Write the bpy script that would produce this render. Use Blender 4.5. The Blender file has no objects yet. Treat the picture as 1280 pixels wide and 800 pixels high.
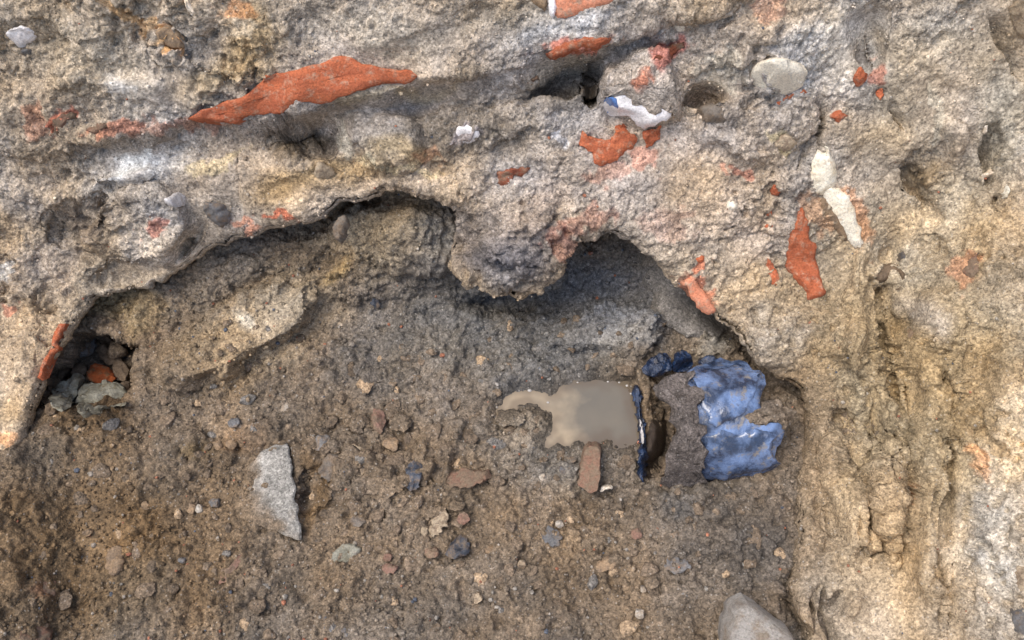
import bpy, math, random
import numpy as np
from mathutils import Vector, Matrix
R = math.radians
scene = bpy.context.scene
COL = scene.collection
rng = np.random.default_rng(7)
random.seed(7)

# ------------------------------------------------------------------ camera, sky, sun
PITCH = 60.0                      # degrees below the horizontal
D = 1.30                          # metres from the lens to the middle of the pit floor
HFOV = 55.0
F = 640.0 / math.tan(R(HFOV / 2))
UA = np.array([1.0, 0.0, 0.0])
VA = np.array([0.0, math.sin(R(PITCH)), math.cos(R(PITCH))])
WA = np.array([0.0, -math.cos(R(PITCH)), math.sin(R(PITCH))])   # towards the lens
CAM = WA * D
cam = bpy.data.objects.new('camera', bpy.data.cameras.new('camera'))
COL.objects.link(cam)
cam.location = CAM
cam.rotation_euler = (R(90 - PITCH), 0, 0)
cam.data.sensor_width = 36.0
cam.data.lens = 18.0 / math.tan(R(HFOV / 2))
cam.data.clip_start = 0.01
cam.data.clip_end = 500
scene.camera = cam

SUN_ELEV, SUN_AZ = 66.0, 250.0    # azimuth clockwise from +Y: high, from the left
world = bpy.data.worlds.new('World')
scene.world = world
world.use_nodes = True
wn = world.node_tree
bg = wn.nodes['Background']
sky = wn.nodes.new('ShaderNodeTexSky')
sky.sky_type = 'NISHITA'
sky.sun_disc = False
sky.sun_elevation = R(SUN_ELEV)
sky.sun_rotation = R(SUN_AZ)
sky.dust_density = 2.5
sky.air_density = 1.0
wn.links.new(sky.outputs[0], bg.inputs[0])
bg.inputs[1].default_value = 0.14
sl = bpy.data.lights.new('sun', 'SUN')
sl.energy = 1.35
sl.angle = R(40)
sl.color = (1.0, 0.96, 0.90)
sun = bpy.data.objects.new('sun', sl)
COL.objects.link(sun)
sd_ = Vector((math.sin(R(SUN_AZ)) * math.cos(R(SUN_ELEV)), math.cos(R(SUN_AZ)) * math.cos(R(SUN_ELEV)), math.sin(R(SUN_ELEV))))
sun.rotation_euler = sd_.to_track_quat('Z', 'Y').to_euler()
sun.location = sd_ * 3
scene.view_settings.view_transform = 'Standard'
scene.view_settings.look = 'None'
scene.view_settings.gamma = 1
scene.view_settings.exposure = 1.10

# ------------------------------------------------------------------ numeric helpers
def hsh(ix, iy, iz, seed):
    with np.errstate(over='ignore'):
        h = ix.astype(np.uint32) * np.uint32(374761393) + iy.astype(np.uint32) * np.uint32(668265263) \
            + iz.astype(np.uint32) * np.uint32(2147483647) + np.uint32((seed * 974634777) & 0xffffffff)
        h = (h ^ (h >> np.uint32(13))) * np.uint32(1274126177)
        h = (h ^ (h >> np.uint32(16))) * np.uint32(2246822519)
        h = h ^ (h >> np.uint32(15))
    return h

def h01(h):
    return h.astype(np.float32) * np.float32(1 / 4294967296.0)

def vnoise(x, y, z, seed=0):
    xi, yi, zi = np.floor(x), np.floor(y), np.floor(z)
    fx, fy, fz = (x - xi).astype(np.float32), (y - yi).astype(np.float32), (z - zi).astype(np.float32)
    xi, yi, zi = xi.astype(np.int64), yi.astype(np.int64), zi.astype(np.int64)
    fx = fx * fx * fx * (fx * (fx * 6 - 15) + 10)
    fy = fy * fy * fy * (fy * (fy * 6 - 15) + 10)
    fz = fz * fz * fz * (fz * (fz * 6 - 15) + 10)
    r = 0
    for a in (0, 1):
        wx = fx if a else 1 - fx
        for b in (0, 1):
            wy = fy if b else 1 - fy
            for c in (0, 1):
                wz = fz if c else 1 - fz
                r = r + wx * wy * wz * h01(hsh(xi + a, yi + b, zi + c, seed))
    return r * 2 - 1

def fbm(P, size, octs=4, seed=0, gain=0.5):
    s, a, t = 1.0 / size, 1.0, 0
    for k in range(octs):
        t = t + a * vnoise(P[:, 0] * s + 17.3 * k, P[:, 1] * s - 5.1 * k, P[:, 2] * s + 9.7 * k, seed + k)
        s *= 2.03; a *= gain
    return t

def n2(x, y, size, seed=0, octs=2):
    P = np.stack([np.ravel(x), np.ravel(y), np.full(np.size(x), 0.37)], 1)
    return fbm(P, size, octs, seed).reshape(np.shape(x))

def voronoi(P, size, seed=0):
    x, y, z = P[:, 0] / size, P[:, 1] / size, P[:, 2] / size
    xi, yi, zi = np.floor(x).astype(np.int64), np.floor(y).astype(np.int64), np.floor(z).astype(np.int64)
    fx, fy, fz = (x - xi).astype(np.float32), (y - yi).astype(np.float32), (z - zi).astype(np.float32)
    f1 = np.full(x.shape, 9.0, np.float32); f2 = f1.copy(); cid = np.zeros(x.shape, np.float32)
    for a in (-1, 0, 1):
        for b in (-1, 0, 1):
            for c in (-1, 0, 1):
                h = hsh(xi + a, yi + b, zi + c, seed)
                px = a + (h & np.uint32(1023)).astype(np.float32) / 1023 - fx
                py = b + ((h >> np.uint32(10)) & np.uint32(1023)).astype(np.float32) / 1023 - fy
                pz = c + ((h >> np.uint32(20)) & np.uint32(1023)).astype(np.float32) / 1023 - fz
                d = px * px + py * py + pz * pz
                near = d < f1
                f2 = np.where(near, f1, np.minimum(f2, d))
                cid = np.where(near, h01(h * np.uint32(2654435761)), cid)
                f1 = np.where(near, d, f1)
    return np.sqrt(f1), np.sqrt(f2), cid

def sstep(a, b, x):
    t = np.clip((x - a) / (b - a), 0, 1)
    return t * t * (3 - 2 * t)

def smax(a, b, k):
    h = np.clip(0.5 + 0.5 * (a - b) / k, 0, 1)
    return b + (a - b) * h + k * h * (1 - h)

def smin(a, b, k):
    return -smax(-a, -b, k)

def seg_dist(px, py, pts, closed=False):
    pts = np.asarray(pts, np.float32)
    best = np.full(np.shape(px), 1e9, np.float32)
    n = len(pts)
    for i in range(n if closed else n - 1):
        a, b = pts[i], pts[(i + 1) % n]
        ab = b - a
        t = np.clip(((px - a[0]) * ab[0] + (py - a[1]) * ab[1]) / (ab @ ab + 1e-9), 0, 1)
        dx = px - a[0] - t * ab[0]; dy = py - a[1] - t * ab[1]
        best = np.minimum(best, dx * dx + dy * dy)
    return np.sqrt(best)

def inside(px, py, pts):
    r = np.zeros(np.shape(px), bool)
    n = len(pts)
    for i in range(n):
        x0, y0 = pts[i]; x1, y1 = pts[(i + 1) % n]
        if y0 == y1: continue
        c = ((y0 > py) != (y1 > py)) & (px < (x1 - x0) * (py - y0) / (y1 - y0) + x0)
        r ^= c
    return r

def sdist(px, py, pts):
    d = seg_dist(px, py, pts, True)
    return np.where(inside(px, py, pts), -d, d)     # positive outside

def smooth_poly(pts, step, closed=True, it=1):
    p = np.asarray(pts, float)
    for _ in range(it):                             # Chaikin
        q = []
        n = len(p)
        for i in range(n if closed else n - 1):
            a, b = p[i], p[(i + 1) % n]
            q += [a * .75 + b * .25, a * .25 + b * .75]
        p = np.array(q)
    if closed: p = np.vstack([p, p[:1]])
    L = np.r_[0, np.cumsum(np.hypot(*np.diff(p, axis=0).T))]
    n = max(8, int(L[-1] / step))
    t = np.linspace(0, L[-1], n, endpoint=not closed)
    return np.stack([np.interp(t, L, p[:, 0]), np.interp(t, L, p[:, 1])], 1)

def srgb(c):
    c = np.asarray(c, float) / 255.0
    return np.where(c <= 0.04045, c / 12.92, ((c + 0.055) / 1.055) ** 2.4)

def proj(u, v, w):                                  # image pixel coordinates, by perspective projection through the camera
    k = F / (D - w)
    return 640 + u * k, 400 - v * k

# ------------------------------------------------------------------ shape of the ground
RIM = [(-150, 900), (-110, 760), (-40, 640), (0, 582), (18, 566), (30, 540), (36, 512), (44, 486), (54, 458), (68, 432), (84, 408),
       (98, 386), (114, 370), (140, 362), (172, 358), (200, 348), (222, 330), (252, 312), (300, 296), (345, 282), (392, 272),
       (412, 262), (424, 246), (446, 250), (470, 238), (505, 234), (540, 242), (562, 254), (574, 262), (576, 276),
       (566, 298), (560, 322), (572, 344), (586, 360), (602, 357), (616, 371), (634, 366), (650, 376), (664, 366), (674, 370), (686, 350), (698, 338), (704, 322), (718, 306),
       (734, 294), (760, 290), (786, 296), (806, 310), (828, 330), (850, 352), (872, 384), (896, 398), (916, 406), (936, 424),
       (946, 446), (966, 462), (990, 470), (1004, 484), (1012, 520), (1010, 570), (1004, 620), (1002, 680), (994, 724), (996, 760),
       (1012, 800), (1030, 860), (1080, 960)]
NEARB = 1900.0
RIMP = smooth_poly(RIM + [(1090, NEARB), (-160, NEARB)], 3.0, True, 1)
_rx = n2(RIMP[:, 0], RIMP[:, 1], 26, 41, 3) * 4.0
_ry = n2(RIMP[:, 0], RIMP[:, 1], 26, 47, 3) * 4.0
_rx += n2(RIMP[:, 0], RIMP[:, 1], 9, 43, 2) * 2.6
_ry += n2(RIMP[:, 0], RIMP[:, 1], 9, 49, 2) * 2.6
RIMP = RIMP + np.stack([_rx, _ry], 1)
H = 0.62                                            # height of the surrounding ground above the pit floor

def floor_w(u, v): return -0.577 * v
def macroA(u, v):
    f = floor_w(u, v)
    rec = 0.50 * (v - 0.035) + 0.02 * np.sin(u * 5 + 1)
    side = f + 0.9 * np.abs(u + 0.12) ** 3 * 0.25
    w = smax(side, rec, 0.05)
    w = smax(w, near_w(v), 0.05)
    return np.minimum(w, 0.55)
def near_w(v): return -1.10 - 1.80 * v
def macroB(u, v, px, py):
    a = macroA(u, v)
    ov = np.interp(py, [440, 520, 700], [0.078, 0.020, 0.018])
    ov = ov * (1 - .62 * blob(px, py, 560, 290, 70, 60, 0, 1.0, .8))
    ov = np.where(px < 300, np.minimum(ov, 0.055), ov)
    back = 0.115 + 0.85 * (v - 0.15)
    right = floor_w(u, v) + 0.02 + 1.25 * (u - 0.385) + 0.02 * np.sin(v * 9)
    left = floor_w(u, v) + 0.02 + 1.3 * (-0.60 - u)
    w = smax(smax(back, right, 0.08), left, 0.05)
    w = smax(w, a + ov, 0.02)
    w = smax(w, near_w(v) + 0.02, 0.05)
    ground = (H - 0.5 * v) / 0.866
    return smin(w, ground, 0.03)

def blob(px, py, cx, cy, rx, ry, rot=0, amp=1.0, soft=1.0):
    c, s = math.cos(R(rot)), math.sin(R(rot))
    x, y = px - cx, py - cy
    a, b = (x * c + y * s) / rx, (-x * s + y * c) / ry
    d = np.sqrt(a * a + b * b)
    return amp * sstep(1.0, 1.0 - soft, d)

def warp(px, py, a=1.0):
    return (px + a * (n2(px, py, 50, 3, 2) * 8), py + a * (n2(px, py, 50, 13, 2) * 8))

LEDGE = np.array([(-250, 225), (60, 192), (100, 174), (240, 160), (330, 160), (420, 136), (520, 112), (640, 90), (750, 60), (850, 22), (920, -15), (1100, -90), (1500, -200)])

GROOVES = [([(1136, 480), (1126, 540), (1131, 590), (1140, 640), (1134, 705)], 10, -.040), ([(1088, 540), (1086, 600), (1091, 690)], 8, -.030), ([(1050, 480), (1053, 560), (1046, 640), (1056, 740)], 9, -.018),
           ([(1110, 300), (1118, 380), (1122, 470)], 16, -.024), ([(1190, 470), (1202, 560), (1206, 640), (1195, 740), (1185, 830)], 13, -.024), ([(1138, 190), (1150, 230), (1166, 272)], 9, -.008),
           ([(1245, 165), (1255, 230), (1250, 290)], 11, -.030), ([(1080, 20), (1088, 100), (1102, 146)], 10, -.016), ([(1030, 690), (1026, 760), (1034, 830)], 7, -.020), ([(1240, 400), (1225, 470), (1232, 540)], 14, -.016),
           ([(1110, 560), (1112, 640), (1108, 730)], 14, .020), ([(1166, 560), (1168, 660), (1160, 790)], 13, .016), ([(1066, 580), (1064, 660), (1068, 760)], 12, .014), ([(1070, 330), (1064, 420), (1072, 500)], 15, .016), ([(1165, 300), (1160, 380), (1166, 460)], 16, .014),
           ([(0, 118), (90, 100), (190, 108)], 14, .012), ([(160, 20), (240, 80), (300, 110)], 16, .014), ([(120, 225), (190, 212), (260, 208)], 10, .014), ([(560, 230), (660, 196), (740, 215)], 14, .010), ([(100, 330), (170, 322), (230, 290)], 12, .012)]
def featB(px, py):
    x, y = warp(px, py)
    w = np.zeros(np.shape(px))
    t = np.interp(x, LEDGE[:, 0], LEDGE[:, 1]) - y
    st = np.interp(x, [0, 60, 240, 740, 860, 960], [0, .35, 1, 1, .25, 0])
    w += st * 0.030 * sstep(-7, 5, t) * np.exp(-np.clip(t, 0, 400) / 130)
    w += st * -0.016 * np.exp(-((t + 26) / 20) ** 2)
    B = lambda *a: blob(x, y, *a)
    w += B(372, 174, 56, 29, -8, -0.046, .8)
    w += B(402, 168, 26, 22, 20, -0.022, .7)
    w += B(705, 108, 62, 22, -12, -0.050, .7)
    w += B(742, 108, 14, 34, 4, -0.080, .8)
    w += B(888, 126, 36, 13, 10, -0.060, .85)
    w += B(520, 135, 90, 14, -8, -0.016, .6)
    w += B(478, 172, 58, 48, 8, 0.024, .45)
    w += B(805, 112, 58, 52, -20, 0.032, .30)
    w += B(780, 150, 35, 18, 0, -0.012, .5)
    w += B(960, 60, 120, 60, -10, 0.020, .8)
    w += B(930, 165, 90, 45, 8, 0.020, .45)
    w += B(1024, 160, 8, 36, 6, -0.075, .7)
    w += B(1004, 190, 7, 34, 22, -0.018, .7)
    w += B(92, 272, 46, 36, -25, -0.036, .6)
    w += B(178, 285, 78, 58, -12, 0.026, .40)
    w += B(238, 300, 10, 40, 42, -0.020, .7)
    w += B(165, 338, 60, 16, -6, -0.014, .6)
    w += B(205, 338, 60, 22, -28, 0.012, .6)
    w += B(655, 300, 96, 80, 0, 0.026, .9)
    w += B(630, 350, 44, 22, 0, 0.012, .6)
    w += B(600, 200, 110, 45, 0, -0.014, .8)
    w += B(770, 190, 60, 30, 8, -0.010, .6)
    w += B(210, 45, 110, 60, 25, -0.016, .8)
    w += B(330, 40, 60, 50, 0, 0.016, .7)
    w += B(480, 40, 80, 40, 0, 0.014, .8)
    w += B(40, 70, 60, 50, 0, -0.016, .7)
    w += B(960, 420, 38, 40, 30, 0.014, .8)
    w += B(1150, 232, 12, 44, -32, -0.034, .9)
    w += B(1120, 145, 8, 18, -25, -0.020, .6)
    w += B(1195, 175, 16, 55, -15, 0.018, .8)
    w += B(1245, 205, 18, 40, -10, -0.026, .8)
    w += B(1255, 255, 12, 16, 0, -0.026, .6)
    w += B(1180, 235, 40, 40, 0, 0.014, .9)
    w += B(1165, 310, 30, 40, 0, -0.014, .8)
    w += B(1110, 345, 28, 20, 10, 0.018, .6)
    w += B(1066, 395, 30, 75, -8, 0.0203, .8)
    w += B(1112, 400, 14, 60, 0, -0.0304, .8)
    w += B(1128, 440, 10, 60, 8, 0.0145, .8)
    w += B(1180, 400, 50, 60, 10, 0.0261, .8)
    w += B(1060, 530, 40, 30, 15, -0.0261, .8)
    w += B(1096, 540, 12, 90, -14, -0.0261, .8)
    w += B(1044, 580, 22, 60, 0, 0.0203, .8)
    w += B(1062, 650, 26, 70, 0, 0.0232, .7)
    w += B(1112, 640, 22, 90, -6, 0.0319, .7)
    w += B(1137, 625, 8, 75, -4, -0.0653, .7)
    w += B(1086, 650, 7, 66, -3, -0.0478, .7)
    w += B(1142, 700, 12, 26, 20, -0.0435, .7)
    w += B(1166, 670, 20, 105, -4, 0.0261, .8)
    w += B(1200, 620, 16, 110, 0, -0.0348, .8)
    w += B(1182, 750, 7, 36, 0, -0.0348, .8)
    w += B(1250, 650, 60, 95, 15, 0.0180, .9)
    w += B(1254, 672, 8, 26, 12, -0.0300, .7)
    w += B(1044, 748, 10, 18, 0, -0.0478, .7)
    w += B(1012, 765, 14, 40, 0, 0.0174, .7)
    w += B(1263, 60, 10, 60, -25, -0.026, .7)
    gm_n = np.clip(.75 + 1.5 * n2(px, py, 55, 151, 2), .1, 1.5)
    for pts, wd, am in GROOVES:
        w += am * gm_n * np.exp(-(seg_dist(x, y, pts) / wd) ** 2)
    w += B(1090, 40, 14, 90, 4, -0.012, .8)
    w += B(30, 430, 30, 70, 15, 0.012, .8)
    return w

PUD = smooth_poly([(626, 513), (630, 498), (638, 491), (652, 488), (668, 487), (684, 488), (687, 494), (692, 484), (702, 480), (722, 477), (745, 475), (770, 476), (786, 480), (790, 495),
       (796, 520), (799, 545), (790, 553), (776, 552), (760, 545), (748, 552), (736, 557), (720, 549), (709, 558), (696, 553), (686, 564), (680, 562),
       (683, 550), (689, 540), (690, 526), (684, 514), (672, 506), (656, 503), (642, 508), (632, 520)], 3, True, 1)
PUD = PUD + np.stack([n2(PUD[:, 0], PUD[:, 1], 9, 161, 2), n2(PUD[:, 0], PUD[:, 1], 9, 163, 2)], 1) * 2.2
ZW = -0.004
def featA(px, py):
    x, y = warp(px, py)
    B = lambda *a: blob(x, y, *a)
    w = np.zeros(np.shape(px))
    w += B(300, 415, 128, 44, -33, 0.040, .32)
    w += B(262, 450, 60, 40, -20, 0.014, .5)
    w += B(380, 345, 60, 10, -38, -0.016, .8)
    w += B(250, 350, 100, 40, -20, 0.014, .7)
    w += B(470, 300, 90, 46, 0, 0.018, .6)
    w += B(535, 300, 70, 60, 0, 0.028, .8)
    w += B(-20, 710, 130, 260, 0, 0.05, 1.0)
    w += B(450, 262, 34, 14, -12, -0.020, .7)
    w += B(440, 350, 60, 30, 0, 0.010, .6)
    w += B(545, 330, 40, 34, 0, 0.012, .6)
    w += B(765, 350, 76, 62, 20, -0.036, .7)
    w += B(762, 412, 80, 40, -3, 0.030, .45)
    w += B(640, 378, 100, 22, 0, -0.050, .8)
    w += B(118, 468, 62, 52, 0, -0.085, .22)
    w += B(165, 440, 16, 16, 0, -0.04, .5)
    w += B(383, 615, 13, 70, -4, -0.022, .8)
    w += B(218, 562, 7, 32, -48, -0.014, .7)
    w += B(240, 560, 30, 22, 0, 0.006, .7)
    w += B(300, 535, 50, 34, 10, 0.008, .6)
    w += B(992, 750, 18, 60, 0, -0.028, .8)
    w += B(430, 470, 60, 30, 0, 0.008, .8)
    w += B(530, 430, 80, 30, 0, 0.008, .8)
    w += B(470, 590, 100, 60, 0, 0.008, .8)
    w += B(900, 690, 80, 40, 0, 0.008, .8)
    w += B(850, 720, 40, 30, 10, 0.006, .6)
    w += B(100, 620, 70, 120, 10, 0.008, .9)
    w += B(880, 522, 120, 95, 0, -0.022, .5)
    w += B(300, 622, 22, 50, 20, 0.004, .9)
    w += B(816, 536, 22, 72, 0, -0.075, .5)
    w += B(652, 519, 22, 15, 0, 0.012, .8)
    w += B(690, 580, 100, 30, 0, 0.004, .8)
    return w

def notch(px, py):
    w = np.zeros(np.shape(px))
    m = (py < 560) & (py > 150) & (px > -60) & (px < 1100)
    if np.any(m):
        x, y = px[m], py[m]
        sd = sdist(x.astype(np.float32), y.astype(np.float32), RIMP[::3])
        k = np.clip(.75 + 1.1 * n2(x, y, 110, 71, 2), .12, 1.4)
        k = k * (1 - .95 * blob(x, y, 560, 305, 70, 60, 0, 1.0, .7))
        w[m] = -0.034 * k * sstep(-34, 3, sd) * sstep(560, 470, y)
    return w

def puddle_dip(px, py, u, v, w):
    sd = sdist(px, py, PUD)
    z = 0.5 * v + 0.866 * w
    tgt = ZW + np.clip(sd + 5, -16, 40) * 0.00040
    k = sstep(46, 14, sd)
    z2 = z * (1 - k) + tgt * k
    return (z2 - 0.5 * v) / 0.866, k

def near_pud(px, py): return (px > 560) & (px < 870) & (py > 410) & (py < 640)

def evalw(layer, u, v, px, py):
    if layer == 'A':
        w = macroA(u, v) + featA(px, py) + notch(px, py)
        m = near_pud(px, py)
        if np.any(m):
            w = np.array(w)
            w[m], _ = puddle_dip(px[m], py[m], u[m], v[m], w[m])
        return w
    inframe = sstep(-420, -120, px) * sstep(1700, 1400, px) * sstep(-330, -60, py) * sstep(1150, 900, py)
    return macroB(u, v, px, py) + featB(px, py) * inframe

def surf(layer, px, py):
    px = np.atleast_1d(np.asarray(px, float)); py = np.atleast_1d(np.asarray(py, float))
    w = np.zeros(px.shape)
    for _ in range(8):
        u = (px - 640) / F * (D - w); v = (400 - py) / F * (D - w)
        w = 0.25 * w + 0.75 * evalw(layer, u, v, px, py)
    u = (px - 640) / F * (D - w); v = (400 - py) / F * (D - w)
    return u, v, w

def to_world(u, v, w):
    u, v, w = np.asarray(u)[..., None], np.asarray(v)[..., None], np.asarray(w)[..., None]
    return u * UA + v * VA + w * WA

SMOOTH_B = [(1200, 610, 18, 60, 0), (1098, 520, 22, 70, -14), (1075, 420, 22, 60, 0), (870, 380, 40, 40, 40), (250, 300, 26, 14, -30), (900, 110, 40, 20, 10),
            (470, 108, 90, 10, -6), (640, 92, 120, 8, -10), (1150, 490, 44, 60, 0), (1120, 775, 60, 36, 0), (1080, 60, 60, 70, -20), (200, 110, 90, 30, 0), (360, 240, 60, 24, -14), (930, 330, 40, 60, 20), (560, 45, 90, 20, -6), (160, 205, 60, 24, -10), (330, 200, 40, 20, 0), (1020, 770, 20, 60, 0), (1150, 760, 16, 60, 0)]
CRUMB_B = [(1250, 660, 55, 120, 10), (1110, 630, 56, 110, 0), (1170, 330, 70, 70, 0), (1105, 345, 40, 30, 0), (1235, 330, 60, 80, 0), (1040, 520, 40, 50, 0), (620, 150, 130, 50, -8), (370, 180, 60, 30, 0), (640, 330, 95, 70, 0), (1160, 220, 50, 70, -30), (90, 280, 40, 40, 0)]
SMOOTH_A = [(765, 425, 70, 26, 0), (330, 400, 80, 26, -36), (250, 465, 50, 18, -20), (300, 530, 50, 30, 0), (120, 640, 40, 90, 0)]

GRIT = {}
def low_relief(layer, P):
    if layer == 'A': return fbm(P, 0.07, 3, 5) * 0.007
    prov = fbm(P, 0.16, 2, 81); sm = 1 - .8 * sstep(.0, .5, prov) * .80
    a, b, c = voronoi(P + 0.010 * np.stack([fbm(P, .03, 2, 64), fbm(P, .03, 2, 65), fbm(P, .03, 2, 66)], 1), 0.040, 39)
    d = np.sqrt(np.clip(1 - (a / .85) ** 2, 0, 1)) * (c - .2) * 0.012 * sstep(-.05, -.65, prov)
    return d + sm * (fbm(P, 0.10, 3, 21) * 0.010 + (0.5 - np.abs(fbm(P, 0.060, 3, 25))) * 0.0045 + fbm(P, 0.030, 2, 31) * 0.0040) + fbm(P, .05, 2, 83) * .004 - .001

def fine(layer, P, px, py):
    """crumbs, clods and pits of the soil, metres along the normal"""
    if layer == 'A':
        s = np.zeros(px.shape)
        for b in SMOOTH_A: s = np.maximum(s, blob(px, py, *b, 1.0, .6))
        k = np.zeros(px.shape)
        m = near_pud(px, py)
        if np.any(m):
            sd = sdist(px[m], py[m], PUD); k[m] = sstep(22, -4, sd)
        k = np.maximum(k * .8, s * .75)
        GRIT[layer] = 1 - s * .8
        d = fbm(P, 0.07, 3, 5) * 0.007
        a, b, c = voronoi(P + 0.004 * np.stack([fbm(P, .02, 2, 61), fbm(P, .02, 2, 62), fbm(P, .02, 2, 63)], 1), 0.020, 2)
        pres = sstep(-.35, .5, fbm(P, 0.05, 2, 77)) * (1 + 2.2 * blob(px, py, 500, 590, 190, 110))
        d += np.sqrt(np.clip(1 - (a / .85) ** 2, 0, 1)) * (0.2 + c) * 0.0095 * pres
        a, b, c = voronoi(P, 0.0095, 3)
        d += np.sqrt(np.clip(1 - (a / .8) ** 2, 0, 1)) * (c ** 1.3) * 0.0062
        a, b, c = voronoi(P, 0.0046, 4)
        d += np.sqrt(np.clip(1 - (a / .8) ** 2, 0, 1)) * (c ** 1.5) * 0.0032
        d += fbm(P, 0.004, 2, 9) * 0.0006
        d -= sstep(.25, .8, fbm(P, 0.014, 3, 19)) * 0.006
        return d * (1 - k) - 0.003
    s = np.zeros(px.shape)
    for b in SMOOTH_B: s = np.maximum(s, blob(px, py, *b, 1.0, .6))
    prov = fbm(P, 0.16, 2, 81)
    s = np.maximum(s, sstep(.0, .5, prov) * .80)
    cb = np.zeros(px.shape)
    for b in CRUMB_B: cb = np.maximum(cb, blob(px, py, *b, 1.0, .7))
    s = s * (1 - cb)
    GRIT[layer] = 1 - s
    crumb = np.maximum(sstep(-.05, -.65, prov), cb * .7)
    a, b, c = voronoi(P + 0.010 * np.stack([fbm(P, .03, 2, 64), fbm(P, .03, 2, 65), fbm(P, .03, 2, 66)], 1), 0.040, 39)
    d0 = np.sqrt(np.clip(1 - (a / .85) ** 2, 0, 1)) * (c - .2) * 0.012 * crumb
    d = fbm(P, 0.10, 3, 21) * 0.010
    d += (0.5 - np.abs(fbm(P, 0.060, 3, 25))) * 0.0045
    d += fbm(P, 0.030, 4, 31) * 0.0040
    a, b, c = voronoi(P + 0.006 * np.stack([fbm(P, .02, 2, 61), fbm(P, .02, 2, 62), fbm(P, .02, 2, 63)], 1), 0.022, 37)
    lumpy = sstep(-.2, .5, fbm(P, .08, 2, 38))
    d += np.sqrt(np.clip(1 - (a / .8) ** 2, 0, 1)) * c * 0.0060 * lumpy
    pit = sstep(.45, 1.0, fbm(P, 0.020, 3, 35)) * sstep(0, .6, fbm(P, 0.12, 2, 36))
    d -= pit * 0.009
    d -= 0.010 * sstep(.35, .7, fbm(P, .013, 3, 87)) * np.maximum(crumb, .25)
    a, b, c = voronoi(P, 0.0115, 36)
    d += np.sqrt(np.clip(1 - (a / .85) ** 2, 0, 1)) * c * 0.0065 * crumb
    a, b, c = voronoi(P, 0.0085, 33)
    d += np.sqrt(np.clip(1 - (a / .85) ** 2, 0, 1)) * (c ** 1.5) * 0.0046
    a, b, c = voronoi(P, 0.0042, 34)
    d += np.sqrt(np.clip(1 - (a / .85) ** 2, 0, 1)) * (c ** 1.5) * 0.0030 - 0.0035 * sstep(.45, .1, a) * (c > .86)
    return d * (1 - .8 * s) + d0 + fbm(P, .05, 2, 83) * .004 - 0.003

# ------------------------------------------------------------------ soil colours (strata, clay, lime; shade painted into hollows and recess)
KA, KB = 1.40, 1.02
COLB = [  # cx cy rx ry rot colour strength
    (640, 150, 900, 260, 0, (170, 154, 136), 1), (1140, 470, 240, 380, 0, (152, 129, 91), 1), (20, 430, 90, 240, 0, (172, 146, 112), .9),
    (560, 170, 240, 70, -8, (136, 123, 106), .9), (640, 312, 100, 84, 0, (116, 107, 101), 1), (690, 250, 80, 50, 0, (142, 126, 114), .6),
    (400, 225, 170, 40, -14, (168, 140, 96), .85), (290, 95, 90, 50, -20, (172, 146, 104), .75), (330, 40, 60, 60, 20, (158, 136, 100), .8),
    (505, 195, 70, 22, 5, (160, 134, 92), .8), (470, 108, 190, 16, -8, (164, 142, 104), .7), (160, 200, 120, 45, -10, (184, 176, 164), .85),
    (185, 290, 78, 56, -10, (198, 184, 166), .9), (120, 80, 140, 80, 10, (160, 146, 124), .7), (1050, 60, 130, 95, -35, (186, 181, 174), .95), (1180, 40, 70, 60, 0, (176, 168, 156), .7), (700, 40, 110, 26, -12, (172, 164, 154), .8), (20, 240, 70, 60, 0, (180, 166, 150), .7), (1030, 180, 60, 40, 0, (176, 162, 142), .7),
    (1200, 60, 90, 70, 0, (164, 154, 138), .6), (960, 20, 120, 50, 0, (168, 152, 134), .6), (820, 200, 140, 90, 0, (172, 152, 130), .7),
    (900, 270, 130, 80, 0, (178, 158, 136), .7), (960, 430, 50, 60, 30, (176, 164, 146), .8), (1240, 660, 80, 130, 10, (212, 192, 162), .95), (1180, 260, 90, 60, 0, (176, 160, 132), .6), (1110, 345, 34, 30, 0, (178, 162, 134), .8), (1000, 520, 30, 60, 0, (140, 120, 94), .6), (1160, 400, 50, 50, 0, (170, 158, 142), .7),
    (1250, 150, 60, 130, 0, (166, 152, 124), .6), (1200, 600, 30, 90, 0, (168, 142, 100), .7), (1120, 120, 80, 120, 0, (160, 142, 110), .5),
    (1130, 320, 120, 100, 0, (176, 154, 120), .6), (700, 110, 70, 25, -10, (110, 97, 80), .8), (370, 180, 50, 26, 0, (112, 94, 68), .9),  # the two darkest blobs paint shade into the hollows under the ledge
    (90, 275, 44, 34, -25, (130, 112, 92), .9), (480, 40, 130, 50, 0, (160, 148, 130), .7), (1066, 230, 60, 60, 0, (178, 158, 132), .6),
    (720, 90, 60, 20, -12, (150, 136, 114), .6), (1150, 225, 34, 46, -30, (136, 112, 76), .8), (1110, 640, 60, 100, 0, (166, 140, 104), .7), (640, 20, 120, 40, 0, (160, 148, 130), .6),
    (60, 340, 60, 60, 0, (166, 146, 124), .7), (10, 520, 40, 60, 0, (170, 138, 92), .8)]
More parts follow.
